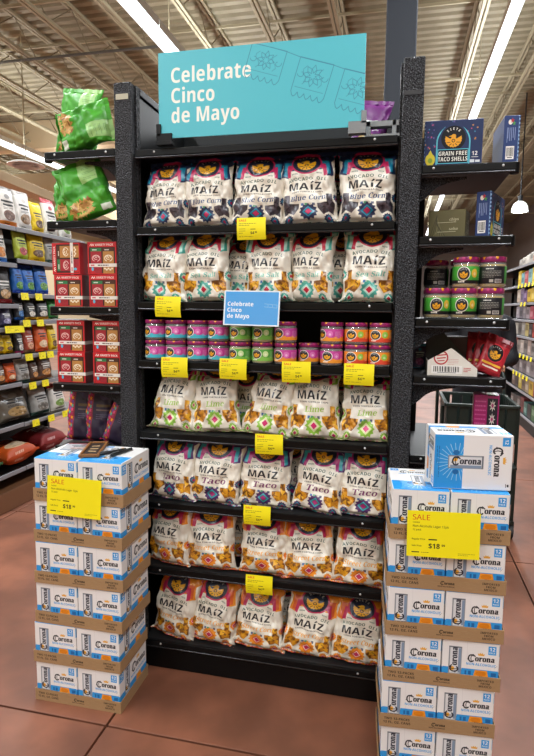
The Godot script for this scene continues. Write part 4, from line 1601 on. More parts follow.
func make_gondolas() -> void:
	# ---- left aisle, faces +x
	var h1 := [2.085, 1.82, 1.525, 1.355, 1.163, 0.945, 0.635, 0.292]
	var h2 := [2.085, 1.858, 1.603, 1.402, 1.147, 0.925, 0.631, 0.292]
	gondola("long black gondola of snack bags with grey price rails in the left aisle", -2.32, 1.0, -1.1, -2.6, h1, 2.14, mat("7a5236", 0.5), -1.655, h2)
	var tx := {}
	tx.white = printed(pouch_art(C("dcd8d2"), C("b9b4ae"), C("8a6a4a"), C("e2e0dc"), 1), 0.45)
	tx.white2 = printed(pouch_art(C("e0ddd6"), C("b23a44"), C("7da04c"), C("d9d6cf"), 2), 0.45)
	tx.rust = printed(pouch_art(C("d9d3ca"), C("8d8a86"), C("6e4a3a"), C("cf7a2b"), 3), 0.45)
	tx.yellow = printed(pouch_art(C("e6c51a"), C("e6c51a"), C("6b4a2a"), C("dcb60f"), 4), 0.45)
	tx.lime = printed(pouch_art(C("bccb47"), C("9fb236"), C("b8323c"), C("b3c23e"), 5), 0.45)
	tx.blue = printed(pouch_art(C("2d6fc4"), C("1d3f8f"), C("5e9a3e"), C("2450b4"), 6), 0.45)
	tx.nut = printed(pouch_art(C("2b2624"), C("3a3431"), C("c29a68"), C("97262b"), 7), 0.45)
	tx.blackblue = printed(pouch_art(C("23262c"), C("2a2e35"), C("3f78b8"), C("2f6cb4"), 8), 0.45)
	tx.blackyellow = printed(pouch_art(C("25272b"), C("2c2e33"), C("d9d2c4"), C("d9a82a"), 9), 0.45)
	tx.orange = printed(pouch_art(C("d65a1f"), C("c84c17"), C("e9c9a4"), C("cf5218"), 10), 0.45)
	tx.red = printed(pouch_art(C("a8442f"), C("93382a"), C("d99a78"), C("8f6a4e"), 11), 0.45)
	tx.brown = printed(pouch_art(C("5a4236"), C("4a352b"), C("c98a4a"), C("8f5a34"), 12), 0.45)
	tx.grey = printed(pouch_art(C("a8a8a4"), C("c2bfb8"), C("6f6a62"), C("3f5a52"), 13), 0.45)
	tx.pink = printed(pouch_art(C("2c2a2e"), C("3a373c"), C("c9c4be"), C("b52a68"), 14), 0.45)
	tx.clear = printed(pouch_art(C("6d665c"), C("8d877c"), C("a8895a"), C("5c564d"), 15), 0.25)
	tx.green = printed(pouch_art(C("3f9a4a"), C("2f7a3a"), C("d9d9b0"), C("2a6a3a"), 16), 0.45)
	tx.purple = printed(pouch_art(C("3d3a5c"), C("5a5590"), C("a9a3c9"), C("2c2947"), 17), 0.45)
	tx.multi = printed(pouch_art(C("dedad2"), C("c9c4ba"), C("e08a3a"), C("4f8ad0"), 18), 0.45)
	# [print, z near, z far, y base, height, looks, place]
	var P := [
		["white", -1.23, -1.385, 2.087, 0.26, "white snack pouch at the near end of the top gondola shelf"],
		["rust", -1.39, -1.55, 2.087, 0.25, "cream snack pouch with an orange foot on the top gondola shelf, nearer one"],
		["rust", -1.549, -1.737, 2.087, 0.263, "tallest cream snack pouch with an orange foot on the top gondola shelf"],
		["white", -1.74, -1.915, 2.087, 0.266, "white snack pouch beside the yellow pouch on the top gondola shelf"],
		["yellow", -1.92, -2.07, 2.087, 0.215, "yellow snack pouch on the top gondola shelf"],
		["white2", -2.08, -2.262, 2.087, 0.27, "white pouch with a red top beyond the yellow pouch, top gondola shelf"],
		["white2", -2.29, -2.47, 2.087, 0.25, "white pouch with a red top farthest along the top gondola shelf"],
		["multi", -1.44, -1.62, 1.822, 0.245, "white pouch with a blue foot at the near end of the second gondola shelf"],
		["lime", -1.70, -1.86, 1.86, 0.208, "lime green snack pouch on the second gondola shelf"],
		["yellow", -1.873, -2.066, 1.86, 0.21, "yellow snack pouch next to the lime green pouch on the second gondola shelf"],
		["grey", -2.085, -2.22, 1.86, 0.2, "grey snack pouch beyond the yellow pouch on the second gondola shelf"],
		["nut", -1.479, -1.645, 1.527, 0.238, "black pouch of nuts with a dark red foot on the third gondola shelf"],
		["blue", -1.665, -1.785, 1.605, 0.2, "blue snack pouch on the third gondola shelf, nearest of the three"],
		["blue", -1.79, -1.925, 1.605, 0.208, "blue snack pouch on the third gondola shelf, middle of the three"],
		["blue", -1.94, -2.1, 1.605, 0.215, "blue snack pouch on the third gondola shelf, farthest of the three"],
		["purple", -1.5, -1.628, 1.357, 0.135, "purple patterned pouch on the near section's fourth gondola shelf"],
		["blackblue", -1.67, -1.775, 1.404, 0.156, "black pouch with a blue foot on the fourth gondola shelf"],
		["blackyellow", -1.79, -1.92, 1.404, 0.148, "black pouch with a yellow foot, nearer of two on the fourth gondola shelf"],
		["blackyellow", -1.932, -2.08, 1.404, 0.153, "black pouch with a yellow foot, farther of two on the fourth gondola shelf"],
		["green", -2.1, -2.22, 1.404, 0.156, "green pouch at the far end of the fourth gondola shelf"],
		["yellow", -1.43, -1.526, 1.165, 0.12, "small yellow pouch on the fifth gondola shelf, nearest the aisle entrance"],
		["yellow", -1.535, -1.62, 1.165, 0.11, "small yellow pouch beside the black and pink pouch on the fifth gondola shelf"],
		["pink", -1.665, -1.75, 1.149, 0.165, "black pouch with a pink foot on the fifth gondola shelf"],
		["red", -1.76, -1.88, 1.149, 0.19, "rust red snack pouch on the fifth gondola shelf"],
		["orange", -1.9, -2.074, 1.149, 0.212, "large orange snack pouch on the fifth gondola shelf"],
		["yellow", -2.085, -2.19, 1.149, 0.187, "yellow pouch beyond the large orange pouch on the fifth gondola shelf"],
		["brown", -1.41, -1.53, 0.947, 0.137, "brown trail mix pouch nearest on the sixth gondola shelf"],
		["orange", -1.54, -1.645, 0.947, 0.12, "short orange pouch on the sixth gondola shelf"],
		["grey", -1.668, -1.811, 0.927, 0.16, "pale grey pouch with a dark foot on the sixth gondola shelf"],
		["brown", -1.82, -1.913, 0.927, 0.153, "narrow brown pouch between grey and brown pouches on the sixth gondola shelf"],
		["brown", -1.926, -2.1, 0.927, 0.178, "wide brown pouch on the sixth gondola shelf"],
	]
	var i := 0
	for p in P:
		var w: float = p[1] - p[2]
		put_bag("snack_pouch", p[5], "snack pouch", "snack pouches on the left gondola", cheap_bag(w * 1.04, p[4], 0.07, i), tx[p[0]], Vector3(-2.385, p[3], (p[1] + p[2]) / 2), rot(0, 90 + (i * 37 % 9 - 4), 0) * rot(-7, 0, 0))
		i += 1
	# bulk bags slumped on the two lowest levels
	put_bag("bulk_bag", "large clear silver bag slumped on the second lowest gondola shelf", "bag", "", cheap_bag(0.33, 0.25, 0.14, 4), tx.clear, Vector3(-2.42, 0.633, -1.665), rot(0, 84, 0) * rot(-16, 0, 0))
	put_bag("bulk_bag", "grey bulk bag with a dark foot beside the clear silver bag", "bag", "", cheap_bag(0.22, 0.22, 0.11, 5), tx.grey, Vector3(-2.42, 0.633, -1.985), rot(0, 88, 0) * rot(-12, 0, 0))
	put_bag("bulk_bag", "white bulk bag at the far end of the second lowest gondola shelf", "bag", "", cheap_bag(0.2, 0.21, 0.1, 6), tx.white2, Vector3(-2.4, 0.633, -2.2), rot(0, 90, 0) * rot(-12, 0, 0))
	put_bag("bulk_bag", "orange bulk bag lying on the lowest gondola shelf", "bag", "", cheap_bag(0.4, 0.3, 0.16, 7), tx.orange, Vector3(-2.36, 0.37, -1.68), rot(0, 92, 0) * rot(-84, 0, 0))
	put_bag("bulk_bag", "dark red bulk bag lying behind the orange one on the lowest gondola shelf", "bag", "", cheap_bag(0.36, 0.3, 0.18, 8), printed(pouch_art(C("7a1f24"), C("8f2a2c"), C("5a1a1c"), C("962c2e"), 30), 0.5), Vector3(-2.36, 0.382, -2.08), rot(0, 88, 0) * rot(-80, 0, 0))
	put_bag("bulk_bag", "brown bulk bag lying nearest on the lowest gondola shelf", "bag", "", cheap_bag(0.22, 0.3, 0.14, 9), tx.green, Vector3(-2.36, 0.36, -1.33), rot(0, 90, 0) * rot(-84, 0, 0)).set_meta("label", "green bulk bag lying nearest on the lowest gondola shelf")
	# yellow tags hooked over the rails
	var T := [[1.603, [-1.69, -1.86], "third"], [1.402, [-1.70, -1.865], "fourth"], [1.147, [-1.71, -1.875, -1.98], "fifth"], [0.925, [-1.74, -1.90], "sixth"], [0.631, [-1.76, -1.96, -2.16], "second lowest"]]
	for r in T:
		for k in r[1].size():
			gondola_tag(-2.302, r[0] + 0.004, r[1][k], 0.085, 0.052, "yellow tag, %s along the %s gondola shelf in the left aisle" % [ordinal(k), r[2]], "yellow tags along the left gondola", 90)
	gondola_tag(-2.302, 1.365, -1.56, 0.21, 0.05, "wide yellow price strip on the near section of the left gondola", "", 90)
	# ---- far right aisle, faces -x
	var h3 := [2.13, 1.865, 1.62, 1.4, 1.18, 0.945, 0.69, 0.465, 0.172]
	gondola("black gondola of small groceries along the far right aisle", 2.03, -1.0, -4.4, -9.4, h3, 2.2, M.black_matt, -6.75, h3)
	var cols := [
		[["d6cfa0", "cream"], ["b8b4aa", "grey"], ["c9c6be", "pale grey"], ["b4503c", "rust"], ["a9a69d", "stone grey"], ["c4c1b8", "off-white"], ["bdb9af", "light grey"], ["8f8c86", "dull grey"]],
		[["d8b91c", "yellow"], ["dfc12a", "golden yellow"], ["d0cbb8", "cream"], ["d4b51f", "mustard yellow"], ["7fb2b6", "teal"], ["a83a3a", "red"], ["6fa6ae", "pale blue"], ["d2b220", "deep yellow"]],
		[["d0ae1c", "yellow"], ["c9a81f", "mustard"], ["d9b823", "golden"], ["bf9f1d", "dark yellow"], ["c7a51e", "ochre"], ["5b3a6a", "purple"], ["7a6a8a", "mauve"], ["a89a8a", "tan"]],
		[["c9722a", "orange"], ["a83a4a", "crimson"], ["8f2a5a", "magenta"], ["9a3a4a", "wine red"], ["8a7f86", "mauve grey"], ["6f686e", "slate"], ["5a5560", "dark slate"], ["8c8790", "lilac grey"]],
		[["8f8c86", "grey"], ["76736e", "dark grey"], ["9a3026", "red"], ["2a2626", "black"], ["a89a62", "gold"], ["7d7a74", "stone"], ["55524e", "charcoal"], ["9a968e", "ash"]],
		[["8f8a88", "pale grey"], ["a08f8a", "pinkish grey"], ["7a7674", "grey"], ["98867e", "beige"], ["6a6664", "dark grey"], ["a39a92", "ash"], ["857c78", "taupe"], ["8c4a3e", "rust"]],
		[["7a7276", "mauve"], ["8a8284", "pale mauve"], ["6e686c", "grey"], ["7f7a7e", "lilac"], ["5f5a5e", "slate"], ["756e72", "plum grey"], ["4a4648", "charcoal"], ["676266", "ash"]],
		[["4a2a2a", "dark brown"], ["7a3030", "dull red"], ["b89a2a", "ochre"], ["8a7a62", "tan"], ["6a5a4a", "brown"], ["a8983a", "olive yellow"], ["3a3434", "black"], ["5a4a42", "dark tan"]],
		[["3a2c2c", "dark brown"], ["2f5a34", "green"], ["2a2a2e", "black"], ["30605a", "teal"], ["6a2a2a", "dark red"], ["3f3a38", "charcoal"], ["2c2c2c", "jet black"], ["4a4442", "ash black"]],
	]
	for lv in 9:
		var z := -4.95
		for k in 8:
			var w: float = 0.2 + 0.03 * ((k * 7 + lv * 3) % 4) / 3.0
			var h: float = (0.2 if lv > 0 else 0.13) - 0.012 * ((k * 5 + lv) % 4)
			var c: Array = cols[lv][k]
			var b := MB.new()
			b.box(Vector3(0, h / 2, 0), Vector3(w - 0.012, h, 0.12), 0.012 if lv < 4 else 0.004)
			var t := thing("grocery_packet", "%s packet, %s along the %s shelf of the far right aisle" % [c[1], ordinal(k), ["top", "second", "third", "fourth", "fifth", "sixth", "seventh", "second lowest", "lowest"][lv]], "packet", Vector3(2.12, h3[lv] + 0.001, z - w / 2), rot(0, -90, 0), "packets on the far right gondola")
			obj("packet_body", b.mesh(), mat(c[0], 0.5), t)
			obj("front_panel", boxm(Vector3(w * 0.6, h * 0.38, 0.002)), mat(C(c[0]).lightened(0.3).to_html(false) if k % 2 else C(c[0]).darkened(0.3).to_html(false), 0.5), t, Vector3(0, h * (0.58 if k % 3 else 0.4), 0.0605))
			z -= w
	for r in [[1.865, 6, -5.3, "second"], [1.62, 2, -5.9, "third"], [0.945, 5, -5.35, "sixth"], [0.69, 5, -5.5, "seventh"], [0.172, 2, -6.1, "lowest"]]:
		for k in r[1]:
			gondola_tag(2.01, r[0] + 0.006, r[2] - k * 0.21, 0.09, 0.055, "yellow shelf tag, %s along the %s rail of the far right gondola" % [ordinal(k), r[3]], "yellow tags along the far right gondola", -90)

# ---------------------------------------------------------------- carton stacks
var CART: ArrayMesh
func make_stacks() -> void:
	var cm := printed(carton_art(), 0.42)
	var tm := printed(tray_art(), 0.75)
	var kraft := mat("a1805a", 0.8)
	var bx := MB.new()
	bx.box(Vector3(0, 0.0785, 0), Vector3(0.173, 0.157, 0.231), 0.003, Basis.IDENTITY, {"pz": R_FRONT, "nz": R_FRONT, "px": R_SIDE, "nx": R_SIDE, "py": R_TOP, "ny": R_TOP})
	CART = bx.mesh()
	var wallf := MB.new()
	wallf.box(Vector3.ZERO, Vector3(0.36, 0.047, 0.0025), 0.0008)
	var walls := MB.new()
	walls.box(Vector3.ZERO, Vector3(0.0025, 0.047, 0.239), 0.0008)
	var bot := boxm(Vector3(0.36, 0.0025, 0.239))
	var nm := ["lowest", "second lowest", "third lowest", "third from top", "second from top", "topmost"]
	# [front left corner at the floor, lean per layer, turn, name]
	var st := [[Vector3(-0.901, 0, 0.272), 0.0058, 0.3, "left", 6], [Vector3(0.401, 0, 0.302), 0.0016, 4.1, "right", 6]]
	for s in st:
		for k in 6:
			var wob := Vector2([0.001, -0.003, 0.002, 0.003, -0.002, 0.0][k], [0.0, 0.003, -0.002, 0.002, -0.003, 0.001][k])
			var bs := rot(0, s[2] + [0.0, 0.6, -0.5, 0.4, -0.6, 0.3][k], 0)
			var c: Vector3 = s[0] + bs * Vector3(0.18, 0, -0.1195) + Vector3(s[1] * k + wob.x, 0.16 * k, wob.y)
			var tr := thing("cardboard_tray", "brown cardboard tray, %s of the %s carton stack" % [nm[k], s[3]], "tray", c, bs, "cardboard trays under the twelve-packs")
			obj("tray_bottom", bot, kraft, tr, Vector3(0, 0.00125, 0))
			obj("tray_wall", wallf.mesh() if k == 0 else shared.wallf, tm, tr, Vector3(0, 0.0235, 0.1183))
			if k == 0:
				shared.wallf = (tr.get_node("tray_wall") as MeshInstance3D).mesh
			obj("tray_wall", shared.wallf, tm, tr, Vector3(0, 0.0235, -0.1183), rot(0, 180, 0))
			for e in [-1.0, 1.0]:
				obj("tray_wall", walls.mesh() if not shared.has("walls") else shared.walls, kraft, tr, Vector3(e * 0.1788, 0.0235, 0))
			for e in [-1.0, 1.0]:
				var o := obj("beer_carton", CART, cm, self, c + bs * Vector3(e * 0.0878, 0.003, 0.0), bs)
				tag(o, "white and blue twelve-pack carton, %s one, %s layer, %s stack" % ["left" if e < 0 else "right", nm[k], s[3]], "carton", "twelve-pack cartons")
	# loose carton lying on its side on the right stack
	var lb := rot(0, 7.0, 0) * Basis(Vector3(0, -1, 0), Vector3(0, 0, 1), Vector3(-1, 0, 0))
	var o := obj("beer_carton", CART, cm, self, Vector3(0.632, 0.9615 + 0.0865, 0.105), lb)
	tag(o, "loose white and blue twelve-pack lying on its side atop the right stack", "carton", "twelve-pack cartons")
	# small things on top of the left stack
	var top := 0.9605
	var pq := thing("wooden_plaque", "small wood-framed black plaque lying on the left carton stack", "plaque", Vector3(-0.702, top + 0.0016, 0.13), rot(0, 19, 0))
	var fr := MB.new()
	for e in [-1.0, 1.0]:
		fr.box(Vector3(e * 0.032, 0.006, 0), Vector3(0.01, 0.012, 0.205), 0.002)
		fr.box(Vector3(0, 0.006, e * 0.0975), Vector3(0.054, 0.012, 0.01), 0.002)
	obj("frame", fr.mesh(), mat("8a5a2c", 0.5), pq)
	obj("board", boxm(Vector3(0.056, 0.006, 0.186)), mat("2b211b", 0.5), pq, Vector3(0, 0.004, 0))
	for k in 3:
		obj("mark", boxm(Vector3(0.03, 0.0008, 0.012), 0.0), mat("b99a72", 0.6), pq, Vector3(0.0, 0.0074, -0.04 + k * 0.04), rot(0, 14 - k * 12, 0))
	for k in 2:
		var pen := thing("marker_pen", ["black marker pen with a silver clip lying beside the wooden plaque", "dark marker pen nearest the front corner of the left stack"][k], "pen", Vector3(-0.618 + k * 0.036, top + 0.0066, 0.148 - k * 0.006), rot(0, 57 + k * 20, 0))
		var pb := MB.new()
		pb.lathe([Vector2(0, -0.06), Vector2(0.0055, -0.058), Vector2(0.0065, -0.02), Vector2(0.0065, 0.05), Vector2(0.003, 0.062), Vector2(0, 0.064)], 12, Vector3.ZERO, rot(0, 0, 90))
		obj("barrel", pb.mesh(), mat("1a1b1d", 0.35), pen)
		obj("clip", boxm(Vector3(0.04, 0.002, 0.004), 0.0005), M.steel, pen, Vector3(-0.035, 0.0075, 0))
	var fly := MB.new()
	fly.box(Vector3.ZERO, Vector3(0.15, 0.0012, 0.11))
	tag(obj("paper_flyer", fly.mesh(), printed(pouch_art(C("b9bfc4"), C("8f3a44"), C("c2a9a2"), C("9aa5ad"), 44), 0.2), self, Vector3(-0.775, top + 0.0008, 0.085), rot(0, 12, 0)), "glossy paper flyer lying beneath the plaque's corner on the left stack", "flyer")
	# sale cards fixed to the stack fronts
	var card := boxm(Vector3(0.214, 0.142, 0.0014))
	tag(obj("sale_card", card, M.sale, self, Vector3(-0.697, 0.829, 0.286), rot(-3, 0.5, -1.6)), "large yellow sale card on the left carton stack", "sale card", "large sale cards on the stacks")
	tag(obj("sale_card", card, M.sale, self, Vector3(0.569, 0.832, 0.318), rot(-3, 4.5, 0.4)), "large yellow sale card on the right carton stack", "sale card", "large sale cards on the stacks")

# ---------------------------------------------------------------- goods on the endcap
func make_bags() -> void:
	var gold := [C("7a4a12"), C("d9971c"), C("e8ad2c"), C("b87714"), C("c98618")]
	var plum := [C("231f26"), C("4a434c"), C("3a343d"), C("575059"), C("433c46")]
	var F := {
		"blue": {"name": "blue", "a": C("1f2f54"), "b": C("1d87a8"), "c": C("c42a5f"), "cap": C("3c5a4a"), "ink": C("27406e"), "chips": plum, "flavour": "Blue Corn", "size": 40.0, "wide": 0.86},
		"sea": {"name": "sea", "a": C("3f9d8e"), "b": C("a9d6c8"), "c": C("c0203f"), "cap": C("3c5a4a"), "ink": C("69b7a5"), "chips": gold, "flavour": "Sea Salt", "size": 36.0},
		"lime": {"name": "lime", "a": C("86b83a"), "b": C("dfe6a8"), "c": C("cc1f68"), "cap": C("3c5a4a"), "ink": C("95bf45"), "chips": gold, "flavour": "Lime", "size": 40.0},
		"taco": {"name": "taco", "a": C("4d2a63"), "b": C("3aa5b2"), "c": C("b0307a"), "cap": C("3c5a4a"), "ink": C("6f2a5c"), "chips": gold, "flavour": "Taco", "size": 50.0, "wide": 1.1},
		"street": {"name": "street", "a": C("e98f22"), "b": C("d9622e"), "c": C("bd2455"), "cap": C("3c5a4a"), "ink": C("eda02e"), "chips": gold, "flavour": "Street Corn", "size": 40.0, "wide": 0.78},
	}
	var fm := {}
	for k in F:
		fm[k] = printed(bag_art(F[k]), 0.36, 0.5)
		fm[k].clearcoat_enabled = true
		fm[k].clearcoat = 0.35
		fm[k].clearcoat_roughness = 0.22
	# flavour, shelf, then per bag [x, yaw, roll, lean, flare, width, height, z]
	var rows := [
		["blue", 1, "navy and cream blue corn", [[-0.478, -8, 1, -5, 0.05, 0.2, 0.252, -0.065], [-0.3, -1, 0, -4, 0.0, 0.196, 0.256, -0.06], [-0.115, 3, -1, -4, 0.05, 0.208, 0.252, -0.06], [0.085, 2, 1.5, -5, 0.05, 0.216, 0.256, -0.062], [0.29, 2, -1, -6, 0.0, 0.214, 0.255, -0.062]], 0.05],
		["sea", 2, "teal and cream sea salt", [[-0.49, -14, -2, -4, 0.05, 0.21, 0.248, -0.062], [-0.31, -2, 1, -4, 0.02, 0.205, 0.254, -0.06], [-0.195, -10, -3, -5, 0.1, 0.19, 0.24, -0.125], [-0.062, -4, 1, -4, 0.05, 0.19, 0.25, -0.06], [0.088, -16, -1, -5, 0.0, 0.19, 0.252, -0.068], [0.2, -4, 0, -6, 0.0, 0.19, 0.246, -0.14], [0.305, 2, -1, -5, 0.02, 0.208, 0.255, -0.06]], 0.17],
		["lime", 4, "lime green and cream lime", [[-0.465, -6, -2, -9, 0.24, 0.2, 0.236, -0.075], [-0.278, 4, 2, -13, 0.16, 0.205, 0.235, -0.075], [-0.075, -7, -4, -9, 0.2, 0.205, 0.24, -0.07], [0.117, 2, -1, -9, 0.14, 0.212, 0.24, -0.068], [0.308, 3, 0, -13, 0.12, 0.205, 0.225, -0.068]], 0.3],
		["taco", 5, "purple and cream taco", [[-0.462, -12, 0, -8, 0.05, 0.21, 0.25, -0.066], [-0.285, -4, -2, -7, 0.05, 0.218, 0.252, -0.06], [-0.078, 2, -2, -8, 0.05, 0.216, 0.245, -0.066], [0.127, -6, -6, -8, 0.05, 0.205, 0.25, -0.066], [0.308, 1, -3, -8, 0.0, 0.21, 0.248, -0.064]], 0.1],
		["street", 6, "orange and cream street corn", [[-0.482, -16, 1, -7, 0.0, 0.205, 0.245, -0.068], [-0.298, -2, 2, -7, 0.05, 0.22, 0.24, -0.064], [-0.075, -4, 0, -9, 0.06, 0.21, 0.235, -0.066], [0.11, 3, 2, -8, 0.05, 0.212, 0.238, -0.066], [0.3, 2, -3, -8, 0.1, 0.216, 0.24, -0.064]], 0.13],
		["street", 7, "orange and cream street corn", [[-0.47, -14, -4, -7, 0.0, 0.2, 0.275, -0.066], [-0.298, -5, -4, -7, 0.0, 0.205, 0.27, -0.064], [-0.1, -2, -3, -10, 0.12, 0.212, 0.258, -0.066], [0.098, 2, -7, -7, 0.0, 0.21, 0.268, -0.066], [0.297, 2, -4, -9, 0.06, 0.212, 0.258, -0.064]], 0.035],
	]
	var ords := ["first", "second", "third", "fourth", "fifth", "sixth", "seventh"]
	var shelfn := {1: "top bag shelf", 2: "shelf above the jars", 4: "shelf below the jars", 5: "third lowest shelf", 6: "second lowest shelf", 7: "lowest shelf"}
	var sd := 11
	for r in rows:
		for k in r[3].size():
			var b: Array = r[3][k]
			sd += 3
			var ms := bag_meshes(b[5] * 1.055, b[6] - 0.004, 0.088, sd, b[4], 0.07, 1.5, 48, 36, r[4])
			put_bag("chip_bag", "%s chip bag, %s on the %s" % [r[2], ords[k], shelfn[r[1]]], "chip bag", "tortilla chip bags on the endcap", ms, fm[r[0]], Vector3(b[0], SH[r[1]] + 0.002, b[7]), rot(0, b[1], 0) * rot(b[3], 0, 0) * rot(0, 0, b[2]))
	# second rank, seen in the gaps
	var back := bag_meshes(0.2, 0.235, 0.075, 5, 0.03, 0.1, 1.0, 30, 20, 0.1)
	for q in [["blue", 1, [-0.39, -0.2, -0.02, 0.19]], ["lime", 4, [-0.37, -0.18, 0.03, 0.21, 0.33]], ["taco", 5, [-0.37, -0.18, 0.02, 0.22]], ["street", 6, [-0.39, -0.2, 0.02, 0.2]], ["street", 7, [-0.385, -0.2, 0.0, 0.2]]]:
		for k in q[2].size():
			put_bag("chip_bag", "%s chip bag behind the front rank, %s on the %s" % [{"blue": "blue corn", "lime": "lime", "taco": "taco", "street": "street corn"}[q[0]], ords[k], shelfn[q[1]]], "chip bag", "chip bags in the second rank", back, fm[q[0]], Vector3(q[2][k], SH[q[1]] + 0.002, -0.19 - 0.01 * (k % 2)), rot(0, (k * 53) % 17 - 8, 0) * rot(-3, 0, 0))

func make_jars() -> void:
	var lid := printed(lid_art(), 0.3)
	var L := {
		"pinkblue": printed(jar_art(C("c23a8e"), C("3fb4c4"), C("d66fae"), 1), 0.4),
		"green": printed(jar_art(C("4fa03a"), C("7fc04a"), C("cfe0a0"), 2), 0.4),
		"pinkorange": printed(jar_art(C("bd3a90"), C("e9922a"), C("d06aae"), 3), 0.4),
		"orange": printed(jar_art(C("ea8a1c"), C("d8452a"), C("8fc04a"), 4), 0.4),
	}
	var fill := {"pinkblue": mat("3a1d12", 0.4), "green": mat("b9a95a", 0.4), "pinkorange": mat("4a2413", 0.4), "orange": mat("5a2a12", 0.4)}
	var words := {"pinkblue": "pink and turquoise", "green": "bright green", "pinkorange": "pink and orange", "orange": "orange"}
	var xs := [-0.525, -0.437, -0.349, -0.262, -0.175, -0.087, 0.002, 0.088, 0.176, 0.265, 0.352]
	var kinds := ["pinkblue", "pinkblue", "pinkblue", "pinkblue", "green", "green", "pinkorange", "pinkorange", "pinkorange", "orange", "orange"]
	var turns := [[-12, 6, -4, -3, -6, 4, -8, 2, 8, 4, 0], [-8, -4, -4, -3, 0, 6, -4, 0, -28, 2, 0]]
	var rng := RandomNumberGenerator.new()
	rng.seed = 3
	for lv in 2:
		for k in 11:
			if lv == 1 and k == 7:
				continue
			var z := -0.056 + rng.randf_range(-0.004, 0.003) - (0.03 if k == 7 else 0.0)
			var kd: String = kinds[k]
			make_jar(0.0425, 0.0795, L[kd], lid, fill[kd], M.glass, "dip_jar", "dip jar with %s label, %s from left in the %s row" % [words[kd], ordinal(k), ["lower", "upper"][lv]], "dip jars on the endcap", Vector3(xs[k], SH[3] + 0.0005 + lv * 0.08, z), turns[lv][k] - 14)
	# taller jars on the right wing
	var gl := printed(jar_art(C("49a83c"), C("1c1d20"), C("e0b53a"), 5, false), 0.4)
	var bl := printed(back_label_art(), 0.4)
	var sal := mat("a3851f", 0.4)
	var pos := [[0.545, 0, 0, 10], [0.633, 0, 0, 4], [0.722, 0, 1, 0], [0.636, 1, 0, 2], [0.724, 1, 1, 0]]
	var nm := ["green-labelled salsa jar beside the post on the right wing", "green-labelled salsa jar in the middle of the right wing's lower row", "salsa jar showing its black back label in the right wing's lower row", "green-labelled salsa jar stacked on top on the right wing", "salsa jar with black back label stacked on top on the right wing"]
	for k in 5:
		var p: Array = pos[k]
		make_jar(0.0445, 0.1055, bl if p[2] == 1 else gl, lid, sal, M.glass, "salsa_jar", nm[k], "salsa jars on the right wing", Vector3(p[0], WR[2] + 0.0005 + p[1] * 0.106, -0.065), p[3] - 6)
	var dark := mat("2a0f0e", 0.4)
	for k in 4:
		make_jar(0.0445, 0.1055, bl, lid, dark, M.glass, "salsa_jar", "dark salsa jar behind the green-labelled ones, %s from the post, %s row" % [ordinal(k % 2), "lower" if k < 2 else "upper"], "dark salsa jars at the back of the right wing", Vector3(0.545 + 0.093 * (k % 2), WR[2] + 0.0005 + (k / 2) * 0.106, -0.19), 0)

